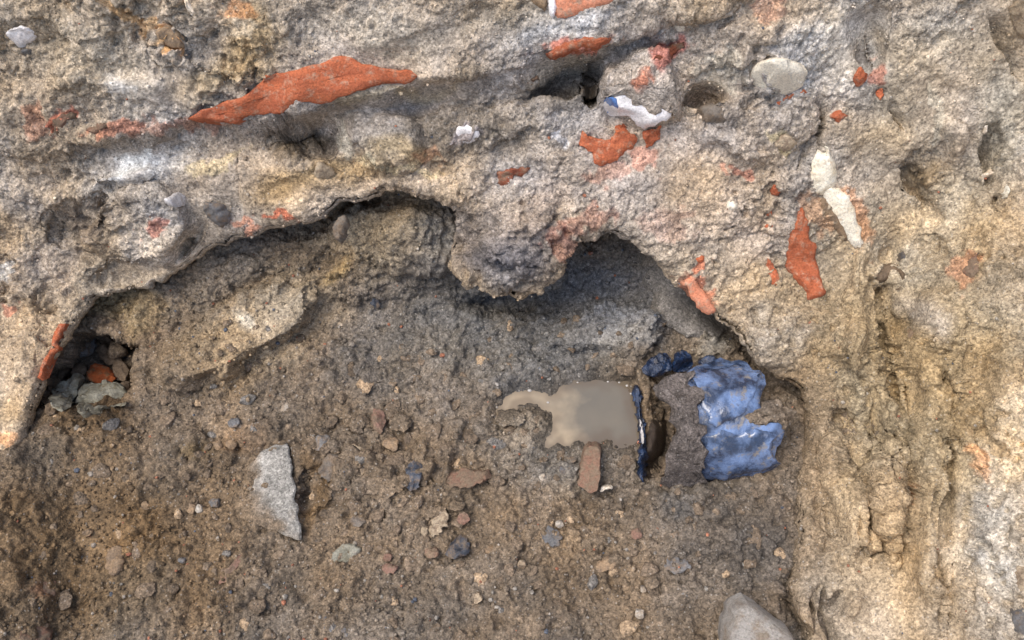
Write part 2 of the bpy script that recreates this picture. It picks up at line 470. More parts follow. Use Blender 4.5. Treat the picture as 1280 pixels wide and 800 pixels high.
REDB = [(700, 300, 26, 20, 0, (168, 116, 98), .7), (730, 272, 40, 14, -20, (170, 112, 92), .6), (870, 365, 16, 36, -32, (188, 112, 80), .95), (45, 150, 16, 24, 0, (180, 112, 80), .6), (75, 150, 26, 9, -55, (196, 92, 58), .85),
        (145, 160, 46, 9, -10, (190, 120, 90), .9), (230, 160, 80, 7, -6, (180, 122, 94), .7), (210, 45, 26, 12, 55, (224, 152, 78), .9), (172, 22, 60, 12, 40, (206, 158, 100), .8),
        (195, 285, 22, 12, -50, (190, 104, 80), .8), (350, 272, 22, 8, 5, (192, 86, 50), .9), (300, 278, 18, 7, 10, (204, 128, 90), .8), (720, 58, 44, 10, -12, (186, 92, 66), .9), (300, 12, 26, 10, 0, (190, 130, 80), .7),
        (835, 66, 26, 12, -25, (178, 84, 66), .85), (805, 96, 22, 10, -12, (190, 100, 60), .9), (800, 195, 30, 14, 20, (190, 122, 96), .7), (760, 215, 30, 12, 0, (184, 128, 104), .6), (960, 14, 20, 24, 0, (190, 150, 128), .8),
        (1205, 335, 22, 22, 0, (186, 132, 98), .8), (1068, 268, 18, 44, -30, (200, 140, 96), .8), (1020, 265, 10, 34, -30, (200, 146, 104), .6), (1222, 575, 12, 26, -10, (196, 140, 92), .8), (1142, 622, 7, 12, 0, (190, 124, 88), .8),
        (1095, 95, 12, 12, 0, (196, 108, 80), .7), (930, 215, 14, 8, 0, (190, 110, 86), .7), (905, 212, 8, 8, 0, (194, 130, 108), .7), (5, 548, 14, 12, 30, (216, 156, 104), .8), (830, 280, 40, 20, 0, (182, 140, 118), .5), (8, 385, 8, 8, 0, (190, 110, 80), .7),
        (535, 195, 20, 8, -10, (182, 128, 96), .5), (872, 324, 12, 5, -20, (206, 112, 72), .9)]
WHITEB = [(165, 206, 34, 8, -24, (212, 204, 190), .95), (140, 105, 30, 10, 30, (190, 182, 170), .5), (8, 340, 22, 9, -50, (208, 200, 186), .7), (705, 176, 12, 12, 0, (196, 190, 184), .7), (1170, 150, 10, 40, 0, (190, 180, 158), .5), (300, 32, 30, 12, 0, (176, 168, 156), .4),
          (270, 205, 40, 10, -25, (196, 178, 140), .6), (490, 208, 60, 6, 8, (190, 174, 142), .7), (432, 170, 6, 36, 0, (186, 176, 156), .7), (580, 170, 18, 14, 0, (186, 174, 172), .6), (1270, 540, 24, 70, 0, (210, 188, 156), .7), (980, 175, 18, 10, 0, (196, 178, 136), .7), (700, 40, 80, 14, -12, (176, 168, 158), .5),
          (1010, 80, 60, 14, -55, (186, 182, 178), .6), (900, 90, 30, 30, 0, (184, 174, 156), .7)]
REDK = {(b[0], b[1]) for b in REDB}
COLA = [(640, 600, 1400, 700, 0, (102, 85, 67), 1), (640, 410, 300, 140, 0, (96, 90, 84), .95), (320, 410, 150, 80, -33, (138, 117, 90), .9), (470, 300, 150, 60, 0, (122, 106, 84), .9), (260, 340, 120, 50, -20, (128, 111, 92), .9),  # grey centre: damp soil, with bluish sky light put into the colour
        (570, 310, 90, 70, 0, (104, 98, 92), .85), (150, 380, 70, 40, 0, (128, 108, 76), .8), (110, 690, 230, 190, 0, (94, 73, 48), .95), (110, 520, 90, 70, 0, (92, 70, 44), .8), (770, 370, 90, 90, 0, (94, 90, 88), .9), (765, 425, 70, 30, 0, (110, 104, 98), .9), (700, 560, 140, 70, 0, (116, 104, 90), .7), (900, 690, 140, 90, 0, (86, 74, 62), .8), (860, 610, 120, 30, 0, (84, 76, 68), .8),
        (400, 345, 40, 14, -38, (150, 122, 76), .7), (302, 412, 22, 26, 0, (176, 166, 150), .6), (300, 540, 50, 34, 0, (106, 82, 58), .8), (480, 720, 240, 90, 0, (104, 84, 62), .5), (385, 620, 14, 70, 0, (92, 68, 38), .8), (240, 560, 30, 24, 0, (108, 86, 54), .8), (55, 735, 20, 16, 0, (128, 84, 54), .5), (880, 400, 40, 50, 0, (112, 102, 88), .8)]

def soil_colour(layer, P, px, py):
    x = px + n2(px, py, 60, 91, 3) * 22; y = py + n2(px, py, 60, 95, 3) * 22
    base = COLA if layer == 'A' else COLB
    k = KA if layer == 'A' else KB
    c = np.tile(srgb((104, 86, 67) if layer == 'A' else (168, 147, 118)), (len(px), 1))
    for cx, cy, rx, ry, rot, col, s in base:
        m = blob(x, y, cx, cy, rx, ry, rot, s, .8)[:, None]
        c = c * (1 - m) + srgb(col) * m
    g_ = c @ np.array([.3, .59, .11]); ds = .16 if layer == 'B' else .14
    c = c * (1 - ds) + g_[:, None] * ds * np.array([1.03, .995, .97])
    if layer == 'B':
        x2 = px + n2(px, py, 14, 101, 3) * 9; y2 = py + n2(px, py, 14, 105, 3) * 9
        grain = n2(px, py, 7, 111, 2)
        for cx, cy, rx, ry, rot, col, s in REDB + WHITEB:
            m = np.clip(blob(x2, y2, cx, cy, rx * 1.25, ry * 1.25, rot, 1.0, .55) * 1.7 - .3 + grain * .5 * (blob(x2, y2, cx, cy, rx * 1.5, ry * 1.5, rot) > 0), 0, 1)[:, None] * s * (.72 if (cx, cy) in REDK else .95)
            c = c * (1 - m) + srgb(col) * m
    if layer == 'B':
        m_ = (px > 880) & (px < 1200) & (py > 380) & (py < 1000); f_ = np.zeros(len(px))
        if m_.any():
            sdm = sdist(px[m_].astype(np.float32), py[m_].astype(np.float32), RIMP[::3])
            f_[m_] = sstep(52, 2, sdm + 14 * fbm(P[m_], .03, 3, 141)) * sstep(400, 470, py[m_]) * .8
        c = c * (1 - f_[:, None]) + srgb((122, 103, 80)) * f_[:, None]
    else:
        m_ = near_pud(px, py); f_ = np.zeros(len(px))
        if m_.any(): f_[m_] = sstep(22, 2, sdist(px[m_], py[m_], PUD) + 6 * fbm(P[m_], .02, 2, 143)) * .5
        c = c * (1 - f_[:, None])
    l = 1 + 0.21 * fbm(P, 0.05, 3, 121) + 0.12 * fbm(P, 0.010, 2, 125) + 0.10 * fbm(P, 0.0042, 2, 127)
    ye = 0.12 * fbm(P, 0.07, 3, 131)
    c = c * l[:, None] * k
    c[:, 2] *= 1 - ye; c[:, 0] *= (.99 if layer == 'B' else .955) + .6 * ye
    return np.clip(c, 0.01, 0.85)

# ------------------------------------------------------------------ materials
def new_mat(name):
    m = bpy.data.materials.new(name); m.use_nodes = True
    nt = m.node_tree
    return m, nt, nt.nodes['Principled BSDF']

def nd(nt, t, **kw):
    n = nt.nodes.new(t)
    for k, v in kw.items(): setattr(n, k, v)
    return n

def mixrgb(nt, fac, a, b, mode='MIX'):
    n = nd(nt, 'ShaderNodeMix', data_type='RGBA', blend_type=mode)
    for s, v in ((0, fac), (6, a), (7, b)):
        if hasattr(v, 'links') or isinstance(v, bpy.types.NodeSocket): nt.links.new(v, n.inputs[s])
        elif s == 0: n.inputs[0].default_value = v
        else: n.inputs[s].default_value = (*v[:3], 1)
    return n.outputs[2]

def noise(nt, co, scale, detail=4, rough=.6):
    n = nd(nt, 'ShaderNodeTexNoise'); n.inputs['Scale'].default_value = scale
    n.inputs['Detail'].default_value = detail; n.inputs['Roughness'].default_value = rough
    nt.links.new(co, n.inputs['Vector']); return n.outputs['Fac']

def ramp(nt, x, pts):
    n = nd(nt, 'ShaderNodeValToRGB'); nt.links.new(x, n.inputs[0])
    cr = n.color_ramp
    while len(cr.elements) < len(pts): cr.elements.new(0.5)
    for e, (p, c) in zip(cr.elements, pts):
        e.position = p; e.color = (*c, 1) if isinstance(c, tuple) else (c, c, c, 1)
    return n.outputs[0]

def bump(nt, bsdf, h, strength, dist):
    b = nd(nt, 'ShaderNodeBump'); b.inputs['Strength'].default_value = strength; b.inputs['Distance'].default_value = dist
    nt.links.new(h, b.inputs['Height']); nt.links.new(b.outputs[0], bsdf.inputs['Normal'])

def soil_material(name, rough=0.92, spec=0.25, grainy=1.0):
    m, nt, bs = new_mat(name)
    at = nd(nt, 'ShaderNodeAttribute', attribute_name='soil')
    co = nd(nt, 'ShaderNodeNewGeometry').outputs['Position']
    n1 = noise(nt, co, 260, 5, .7)
    c = mixrgb(nt, 1.0, at.outputs['Color'], ramp(nt, n1, [(.22, 1 - .7 * grainy), (.5, 1.0), (.78, 1 + .6 * grainy)]), 'MULTIPLY')
    for sc_, amt in ((520, .30), (240, .20)):
        vc = nd(nt, 'ShaderNodeTexVoronoi'); vc.inputs['Scale'].default_value = sc_; nt.links.new(co, vc.inputs['Vector'])
        sv = nd(nt, 'ShaderNodeSeparateColor'); nt.links.new(vc.outputs['Color'], sv.inputs[0])
        c = mixrgb(nt, 1.0, c, ramp(nt, sv.outputs[0], [(0, 1 - amt), (1, 1 + amt)]), 'MULTIPLY')
    v = nd(nt, 'ShaderNodeTexVoronoi'); v.inputs['Scale'].default_value = 330; nt.links.new(co, v.inputs['Vector'])
    sp = nd(nt, 'ShaderNodeSeparateColor'); nt.links.new(v.outputs['Color'], sp.inputs[0])
    pale = ramp(nt, sp.outputs[0], [(.90, 0.0), (.93, 1.0)])
    near = ramp(nt, v.outputs['Distance'], [(.28, 1.0), (.42, 0.0)])
    f = nd(nt, 'ShaderNodeMath', operation='MULTIPLY'); nt.links.new(pale, f.inputs[0]); nt.links.new(near, f.inputs[1])
    f2 = nd(nt, 'ShaderNodeMath', operation='MULTIPLY'); nt.links.new(f.outputs[0], f2.inputs[0]); f2.inputs[1].default_value = .4
    c = mixrgb(nt, f2.outputs[0], c, mixrgb(nt, .5, c, (.75, .70, .62)))
    dark = ramp(nt, sp.outputs[1], [(.90, 0.0), (.93, .6)])
    f3 = nd(nt, 'ShaderNodeMath', operation='MULTIPLY'); nt.links.new(dark, f3.inputs[0]); nt.links.new(near, f3.inputs[1])
    c = mixrgb(nt, f3.outputs[0], c, (.05, .045, .04))
    nt.links.new(c, bs.inputs['Base Color'])
    bs.inputs['Roughness'].default_value = rough; bs.inputs['Specular IOR Level'].default_value = spec
    n2_ = noise(nt, co, 420, 6, .75)
    vb = nd(nt, 'ShaderNodeTexVoronoi'); vb.inputs['Scale'].default_value = 400; nt.links.new(co, vb.inputs['Vector'])
    ml = nd(nt, 'ShaderNodeMath', operation='MULTIPLY_ADD'); nt.links.new(vb.outputs['Distance'], ml.inputs[0]); ml.inputs[1].default_value = -.6; nt.links.new(n2_, ml.inputs[2])
    gs = nd(nt, 'ShaderNodeMapRange'); nt.links.new(at.outputs['Alpha'], gs.inputs[0]); gs.inputs[3].default_value = .2; gs.inputs[4].default_value = .72
    bump(nt, bs, ml.outputs[0], .9, .0028)
    bn = [n_ for n_ in nt.nodes if n_.type == 'BUMP'][0]; nt.links.new(gs.outputs[0], bn.inputs['Strength'])
    return m

def stone_material(name, col, col2=None, mud=.45, rough=.7, spec=.4, scale=60, mudcol=(.185, .133, .088), streak=False, bumpd=.003, mudscale=95):
    m, nt, bs = new_mat(name)
    tc = nd(nt, 'ShaderNodeTexCoord').outputs['Object']
    oi = nd(nt, 'ShaderNodeObjectInfo')
    ad = nd(nt, 'ShaderNodeVectorMath', operation='ADD'); nt.links.new(tc, ad.inputs[0])
    cb = nd(nt, 'ShaderNodeCombineXYZ')
    mu = nd(nt, 'ShaderNodeMath', operation='MULTIPLY'); mu.inputs[1].default_value = 13; nt.links.new(oi.outputs['Random'], mu.inputs[0])
    for i in range(3): nt.links.new(mu.outputs[0], cb.inputs[i])
    nt.links.new(cb.outputs[0], ad.inputs[1]); co = ad.outputs[0]
    a = srgb(col); b = srgb(col2 if col2 else [x * .8 for x in col])
    src = co
    if streak:
        mp = nd(nt, 'ShaderNodeMapping'); mp.inputs['Scale'].default_value = (.35, 2.2, 1); mp.inputs['Rotation'].default_value = (0, 0, .2)
        nt.links.new(co, mp.inputs[0]); src = mp.outputs[0]
    n1 = noise(nt, src, scale, 5, .65)
    c = mixrgb(nt, ramp(nt, n1, [(.35, 0.0), (.65, 1.0)]), a, b)
    n3 = noise(nt, co, 420, 3, .7)
    c = mixrgb(nt, 1.0, c, ramp(nt, n3, [(.28, .62), (.5, 1.0), (.75, 1.3)]), 'MULTIPLY')
    c = mixrgb(nt, 1.0, c, ramp(nt, oi.outputs['Random'], [(0.0, .80), (1.0, 1.2)]), 'MULTIPLY')
    nm = noise(nt, co, mudscale, 6, .7)
    th = .5 + (.5 - mud) * .5
    fac = ramp(nt, nm, [(max(0, th - .05), 0.0), (min(1, th + .09), .92)])
    mudc = mixrgb(nt, 1.0, mudcol, ramp(nt, oi.outputs['Random'], [(0.0, .85), (1.0, 1.2)]), 'MULTIPLY')
    mc = mixrgb(nt, 1.0, mudc, ramp(nt, n3, [(.28, .6), (.5, 1.0), (.75, 1.35)]), 'MULTIPLY')
    c = mixrgb(nt, fac, c, mc)
    nt.links.new(c, bs.inputs['Base Color'])
    mr = nd(nt, 'ShaderNodeMapRange'); nt.links.new(fac, mr.inputs[0]); mr.inputs[3].default_value = rough; mr.inputs[4].default_value = .9
    nt.links.new(mr.outputs[0], bs.inputs['Roughness'])
    bs.inputs['Specular IOR Level'].default_value = spec
    bump(nt, bs, noise(nt, co, 260, 6, .72), .7, bumpd)
    return m

M = {}
M['bank'] = soil_material('bank_soil', .95, .15, 1.0)
M['floor'] = soil_material('floor_soil', .85, .3, 1.0)
M['brick'] = stone_material('orange_brick', (190, 108, 72), (166, 92, 64), .36, .9, .2, 70, (.44, .25, .16), True, .006, 110)
M['brickpale'] = stone_material('pale_brick', (206, 142, 112), (196, 124, 92), .35, .85, .25, 40, (.36, .27, .19))
M['brickdull'] = stone_material('dull_brick', (132, 98, 80), (118, 94, 77), .58, .85, .25, 40)
M['brickdark'] = stone_material('dark_red_brick', (134, 76, 54), (112, 64, 46), .46, .85, .25, 50)
M['pink'] = stone_material('pink_stone', (142, 110, 94), (130, 100, 84), .5, .8, .3)
M['pale'] = stone_material('pale_stone', (190, 184, 172), (160, 152, 140), .55, .75, .3, 50, (.30, .23, .16), False, .002, 22)
M['cream'] = stone_material('cream_stone', (176, 158, 132), (156, 137, 112), .45, .8, .3)
M['tan'] = stone_material('tan_stone', (150, 126, 98), (132, 109, 84), .5, .8, .3)
M['grey'] = stone_material('grey_stone', (124, 114, 102), (106, 97, 86), .5, .7, .35)
M['greenish'] = stone_material('mossy_grey_stone', (158, 154, 138), (104, 100, 84), .38, .7, .35, 50, (.13, .10, .055))
M['bluegrey'] = stone_material('blue_grey_stone', (112, 110, 108), (92, 90, 88), .45, .5, .5)
M['blue'] = stone_material('blue_slate', (62, 68, 78), (46, 50, 58), .45, .35, .6)
M['clod'] = stone_material('brown_clod', (124, 106, 86), (110, 93, 74), .5, .92, .2, 60, (.185, .133, .088), False, .006)
M['white'] = stone_material('white_limestone', (232, 222, 200), (218, 206, 184), .0, .75, .3, 50, (.45, .37, .28))
M['porcelain'] = stone_material('white_porcelain', (220, 214, 210), (206, 200, 194), .12, .22, .6, 50, (.40, .32, .24), False, .0005)
M['blueglaze'] = stone_material('blue_glazed', (104, 142, 196), (84, 118, 172), .04, .2, .6, 50, (.4, .33, .25), False, .0005)
M['bone'] = stone_material('old_bone', (226, 220, 202), (206, 192, 164), .3, .6, .35, 50, (.5, .36, .22))
M['root'] = stone_material('root_white', (236, 226, 210), (222, 200, 170), .05, .5, .4)
M['greysmooth'] = stone_material('smooth_grey_rock', (130, 124, 114), (114, 108, 98), .22, .6, .35, 30, (.16, .125, .09), False, .001)
M['bankcrust'] = stone_material('sandy_crust', (166, 148, 126), (146, 128, 106), .4, .95, .2, 60, (.34, .27, .19), False, .005)
M['block'] = stone_material('grey_block', (168, 162, 152), (142, 134, 124), .40, .8, .3, 50, (.22, .17, .12), False, .003, 42)
M['slab'] = stone_material('dusty_slab', (172, 168, 160), (146, 140, 130), .62, .8, .3, 50, (.22, .17, .12), False, .003, 42)
M['brickdeep'] = stone_material('deep_brick', (160, 84, 42), (140, 70, 38), .42, .85, .25, 40, (.15, .1, .05))

# ------------------------------------------------------------------ object helpers
def mesh_obj(name, verts, faces, mat, loc=(0, 0, 0), parent=None, smooth=True, colours=None):
    me = bpy.data.meshes.new(name)
    verts = np.asarray(verts, np.float32); me.vertices.add(len(verts)); me.vertices.foreach_set('co', verts.ravel())
    if isinstance(faces, np.ndarray):
        nf, k = faces.shape
        me.loops.add(nf * k); me.polygons.add(nf)
        me.loops.foreach_set('vertex_index', faces.ravel().astype(np.int32))
        me.polygons.foreach_set('loop_start', (np.arange(nf) * k).astype(np.int32))
    else:
        lens = np.array([len(f) for f in faces])
        me.loops.add(int(lens.sum())); me.polygons.add(len(faces))
        me.loops.foreach_set('vertex_index', np.concatenate([np.asarray(f) for f in faces]).astype(np.int32))
        me.polygons.foreach_set('loop_start', (np.cumsum(lens) - lens).astype(np.int32))
    me.polygons.foreach_set('use_smooth', np.full(len(me.polygons), smooth))
    me.update(calc_edges=True); me.validate()
    if colours is not None:
        ca = me.color_attributes.new('soil', 'FLOAT_COLOR', 'POINT')
        ca.data.foreach_set('color', (colours if colours.shape[1] == 4 else np.c_[colours, np.ones(len(colours))]).astype(np.float32).ravel())
    me.materials.append(mat)
    o = bpy.data.objects.new(name, me); COL.objects.link(o)
    o.location = loc
    if parent: o.parent = parent
    return o

def tag(o, label=None, cat=None, group=None, kind=None):
    if label: o['label'] = label
    if cat: o['category'] = cat
    if group: o['group'] = group
    if kind: o['kind'] = kind
    return o

def empty(name, loc):
    o = bpy.data.objects.new(name, None); COL.objects.link(o); o.location = loc; o.empty_display_size = .03
    return o

# ------------------------------------------------------------------ build the two sheets of earth
STEP = 0.00145
def axis_lines(lo, hi, far):
    mid = np.arange(lo, hi, STEP)
    out = []; x, s = hi, STEP * 2
    while x < far: out.append(x); x += s; s *= 1.22
    neg = []; x, s = lo - STEP, STEP * 2
    while x > -far: neg.append(x); x -= s; s *= 1.22
    return np.array(neg[::-1] + list(mid) + out)

def build_sheet(layer):
    us = axis_lines(-.73, .73, 30 if layer == 'B' else 1.4); vs = axis_lines(-.50, .46, 30 if layer == 'B' else 1.3)
    U, V = np.meshgrid(us, vs); sh = U.shape; U = U.ravel(); V = V.ravel()
    w = macroA(U, V) if layer == 'A' else macroB(U, V, np.full(U.shape, 640.), np.full(U.shape, 300.))
    for it in range(3):
        wc = np.minimum(w, D - .25)
        px, py = proj(U, V, wc)
        px = np.clip(px, -3000, 4000); py = np.clip(py, -3000, 3500)
        if it == 0:
            sd = np.full(U.shape, 1e3); m = (px > -330) & (px < 1300) & (py > 100) & (py < 2300)
            wide = ~m
        w = evalw(layer, U, V, px, py)
    wc = np.minimum(w, D - .25)
    px, py = proj(U, V, wc); px = np.clip(px, -3000, 4000); py = np.clip(py, -3000, 3500)
    coarse = RIMP[::2]
    m = (px > -400) & (px < 1350) & (py > 150) & (py < 2200)
    sd = np.full(U.shape, 500.0)
    sd[m] = sdist(px[m].astype(np.float32), py[m].astype(np.float32), coarse)
    keep = (sd < 150) if layer == 'A' else (sd > -.7)
    if layer == 'B':        # round the lip off and end it cleanly on the rim line
        r = 11.0
        t = np.clip(sd, 0, r) / r
        w = w - np.where(sd < r, (1 - np.sqrt(1 - (1 - t) ** 2)) * 0.012, 0)
    W2 = w.reshape(sh)
    gy, gx = np.gradient(W2, vs, us)
    g = np.hypot(gx, gy); bl = W2
    for _ in range(6):
        p = np.pad(bl, 1, mode='edge')
        bl = (p[:-2, 1:-1] + p[2:, 1:-1] + p[1:-1, :-2] + p[1:-1, 2:] + 2 * bl) / 6
    k = sstep(2.3, 4.0, g)
    for _ in range(3):
        p = np.pad(k, 1, mode='edge'); k = np.maximum(k, (p[:-2, 1:-1] + p[2:, 1:-1] + p[1:-1, :-2] + p[1:-1, 2:]) / 4)
    if layer == 'B': k = k * (sd.reshape(sh) > 14)
    w = (W2 * (1 - k) + bl * k).ravel()
    # vertex -> face mask
    K = keep.reshape(sh)
    fm = (K[:-1, :-1] & K[1:, :-1] & K[:-1, 1:] & K[1:, 1:])
    idx = np.arange(U.size).reshape(sh)
    q = np.stack([idx[:-1, :-1][fm], idx[:-1, 1:][fm], idx[1:, 1:][fm], idx[1:, :-1][fm]], 1)
    P = to_world(U, V, w)
    G = P.reshape(*sh, 3)
    du = np.gradient(G, axis=1); dv = np.gradient(G, axis=0)
    N = np.cross(du, dv).reshape(-1, 3); N /= np.linalg.norm(N, axis=1)[:, None] + 1e-12
    used = np.unique(q)
    remap = np.full(U.size, -1); remap[used] = np.arange(len(used))
    q = remap[q]
    P, N, px, py, sd = P[used], N[used], px[used], py[used], sd[used]
    inf = (px > -260) & (px < 1540) & (py > -260) & (py < 1060)
    d = np.zeros(len(P)); d[inf] = fine(layer, P[inf], px[inf], py[inf])
    nearc = ~inf & (np.abs(P[:, 0]) < 3) & (np.abs(P[:, 1]) < 3)
    d[nearc] = fbm(P[nearc], .1, 3, 21) * .008
    grit = np.ones(len(P)); grit[inf] = GRIT[layer]
    if layer == 'B': d *= sstep(-4, 8, sd) * .6 + .4
    N2 = .75 * N + .25 * WA; N2 /= np.linalg.norm(N2, axis=1)[:, None]
    P = P + N2 * d[:, None]
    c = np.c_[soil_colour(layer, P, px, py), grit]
    return P, q, c, px, py

P, q, c, _, _ = build_sheet('A')
tag(mesh_obj('pit_floor', P, q, M['floor'], colours=c), kind='structure')
P, q, c, _, _ = build_sheet('B')
zc = P[q].mean(1)[:, 2]; pc = np.abs(P[q].mean(1)[:, :2]).max(1)
gm = (zc > H - .03) | (pc > 2.5)
def sub(P, q, c, m):
    used = np.unique(q[m]); rm = np.full(len(P), -1); rm[used] = np.arange(len(used))
    return P[used], rm[q[m]], c[used]
p_, q_, c_ = sub(P, q, c, ~gm)
# underside of the overhang: a skirt rolled back under the rim
rim = RIMP[(RIMP[:, 1] < 1000)]
k0 = np.argmax(np.hypot(*(np.roll(rim, -1, 0) - rim).T)); rim = np.roll(rim, -(k0 + 1), 0)
tg = np.gradient(rim, axis=0)
for _ in range(6): tg = (np.roll(tg, 1, 0) + tg + np.roll(tg, -1, 0)) / 3
nrm = np.stack([-tg[:, 1], tg[:, 0]], 1); nrm /= np.linalg.norm(nrm, axis=1)[:, None]
test = rim + nrm * 12
if inside(test[:, 0], test[:, 1], RIMP).mean() > .5: nrm = -nrm
rows = []
for lat, drop in ((1.5, .010), (0, .013), (-.8, .018), (0, .024), (4, .030), (12, .036), (26, .044), (50, .060), (85, .085)):
    u, v, w = surf('B', rim[:, 0] + nrm[:, 0] * 2, rim[:, 1] + nrm[:, 1] * 2)
    P0 = to_world(u, v, w - drop)
    P0 = P0 + (nrm[:, :1] * UA - nrm[:, 1:] * VA) * ((lat - 2) * .00105)
    P0 = P0 + (WA * (fbm(P0, .012, 3, 51) * .0022)[:, None]) + (UA * (fbm(P0, .012, 3, 55) * .002)[:, None])
    rows.append(P0)
n = len(rim); SP = np.concatenate(rows); kf = []
for r in range(len(rows) - 1):
    a = np.arange(n - 1) + r * n
    kf.append(np.stack([a, a + 1, a + 1 + n, a + n], 1))
kf = np.concatenate(kf)
sc_ = soil_colour('B', SP, np.tile(rim[:, 0], len(rows)), np.tile(rim[:, 1], len(rows)))
tag(mesh_obj('pit_bank', np.r_[p_, SP], np.r_[q_, kf + len(p_)], M['bank'], colours=np.r_[c_, np.c_[sc_, np.ones(len(sc_))]]), kind='structure')
p_, q_, c_ = sub(P, q, c, gm)
tag(mesh_obj('ground', p_, q_, M['bank'], colours=c_), kind='structure')

# ------------------------------------------------------------------ muddy puddle
_u, _v, _w = surf('A', [720], [515])
def plane_z(px, py, z):
    px = np.asarray(px, float); py = np.asarray(py, float)
    d = ((px - 640) / F)[:, None] * UA + ((400 - py) / F)[:, None] * VA - WA
    t = (z - CAM[2]) / d[:, 2]
    return CAM + d * t[:, None]
pd = PUD.mean(0)
gx, gy = np.meshgrid(np.arange(596, 832, 2.0), np.arange(448, 600, 2.0)); gsh = gx.shape
ok = (sdist(gx, gy, PUD) < 13)
fm = ok[:-1, :-1] & ok[1:, :-1] & ok[:-1, 1:] & ok[1:, 1:]; idx = np.arange(gx.size).reshape(gsh)
q = np.stack([idx[:-1, :-1][fm], idx[1:, :-1][fm], idx[1:, 1:][fm], idx[:-1, 1:][fm]], 1)
used = np.unique(q); rm = np.full(gx.size, -1); rm[used] = np.arange(len(used))
VV = plane_z(gx.ravel()[used], gy.ravel()[used], ZW); FF = rm[q]; VC = plane_z([pd[0]], [pd[1]], ZW)[0]
ux, uy = gx.ravel()[used], gy.ravel()[used]
shal = sstep(-16, 1, sdist(ux, uy, PUD) + 5 * n2(ux, uy, 14, 181, 2)) * .62
wm, nt, bs = new_mat('muddy_water')
co = nd(nt, 'ShaderNodeNewGeometry').outputs['Position']
c1 = mixrgb(nt, ramp(nt, noise(nt, co, 22, 3, .55), [(.35, 0.0), (.65, 1.0)]), srgb((164, 146, 118)), srgb((142, 128, 106)))
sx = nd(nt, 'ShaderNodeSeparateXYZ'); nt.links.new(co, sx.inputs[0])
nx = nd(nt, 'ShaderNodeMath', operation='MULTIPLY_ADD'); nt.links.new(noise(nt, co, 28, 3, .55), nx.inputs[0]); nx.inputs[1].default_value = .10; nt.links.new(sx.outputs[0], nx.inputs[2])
deep = ramp(nt, nx.outputs[0], [(.100, 0.0), (.140, .8)])  # water turns greyer towards the right, by position and noise
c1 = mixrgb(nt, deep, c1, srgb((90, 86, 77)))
sh_ = nd(nt, 'ShaderNodeAttribute', attribute_name='soil')
c1 = mixrgb(nt, sh_.outputs['Fac'], c1, srgb((96, 82, 66)))
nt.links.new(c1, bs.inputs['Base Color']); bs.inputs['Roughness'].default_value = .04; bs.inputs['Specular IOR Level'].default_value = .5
bump(nt, bs, noise(nt, co, 60, 3, .5), .10, .002)
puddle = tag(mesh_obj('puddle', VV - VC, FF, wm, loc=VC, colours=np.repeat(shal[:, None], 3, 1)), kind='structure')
bm_, nt, bs = new_mat('bubble_film')
bs.inputs['Base Color'].default_value = (.36, .33, .29, 1); bs.inputs['Roughness'].default_value = .05; bs.inputs['Specular IOR Level'].default_value = .8
def ico(sub):
    me = bpy.data.meshes.new('t'); import bmesh
    b = bmesh.new(); bmesh.ops.create_icosphere(b, subdivisions=sub, radius=1); 
    v = np.array([x.co[:] for x in b.verts]); f = np.array([[x.index for x in y.verts] for y in b.faces]); b.free()
    bpy.data.meshes.remove(me); return v, f
IC1, IC2, IC3 = ico(1), ico(2), ico(3)
bub = None
for x, y, r in [(645, 485, 3.4), (662, 488, 3.6), (679, 487, 3.2), (686, 489, 3.6), (685, 503, 2.4), (684, 489, 1.6), (722, 478, 1.7), (760, 477, 2.0), (774, 478, 2.0), (784, 482, 2.8), (789, 492, 2.2)]:
    c = plane_z([x], [y], ZW)[0]
    if bub is None:
        bub = mesh_obj('bubble', IC2[0] * np.array([.001, .001, .0008]), IC2[1], bm_, parent=puddle); o = bub
    else:
        o = bub.copy(); COL.objects.link(o); o.parent = puddle
    o.location = Vector(c - VC); o.scale = (r * .8, r * .62, r * .55)

# ------------------------------------------------------------------ stones, sherds and bricks
def ell(cx, cy, w, h, rot=0, seed=0, k=8, irr=.22):
    r = np.random.default_rng(seed + 1000)
    a = np.sort((np.arange(k) + r.uniform(-.3, .3, k)) * 2 * math.pi / k)
    rad = 1 + r.uniform(-irr, irr, k)
    x, y = np.cos(a) * rad * w / 2, np.sin(a) * rad * h / 2
    c, s = math.cos(R(rot)), math.sin(R(rot))
    return [(cx + p * c - q * s, cy + p * s + q * c) for p, q in zip(x, y)]

def conform(layer):
    def f(px, py, _o):
        u, v, w = surf(layer, px, py); P = to_world(u, v, w)
        N = np.tile(.55 * WA + np.array([0, -.2, .3]), (len(P), 1)) if layer == 'A' else np.tile(WA, (len(P), 1))
        return P + N * low_relief(layer, P)[:, None]
    return f

def plane_fit(layer, tilt):
    def f(px, py, o):
        u, v, w = surf(layer, o[:, 0], o[:, 1])
        A = np.c_[u, v, np.ones(len(u))]; k = np.linalg.lstsq(A, w, rcond=None)[0]
        k[0] += tilt[0]; k[1] += tilt[1]
        k[2] = np.mean(w) - k[0] * u.mean() - k[1] * v.mean()
        # meet the ray with the plane w = k0 u + k1 v + k2
        a, b = (px - 640) / F, (400 - py) / F
        ww = (k[2] + (k[0] * a + k[1] * b) * D) / (1 + k[0] * a + k[1] * b)
        return to_world(a * (D - ww), b * (D - ww), ww)
    return f

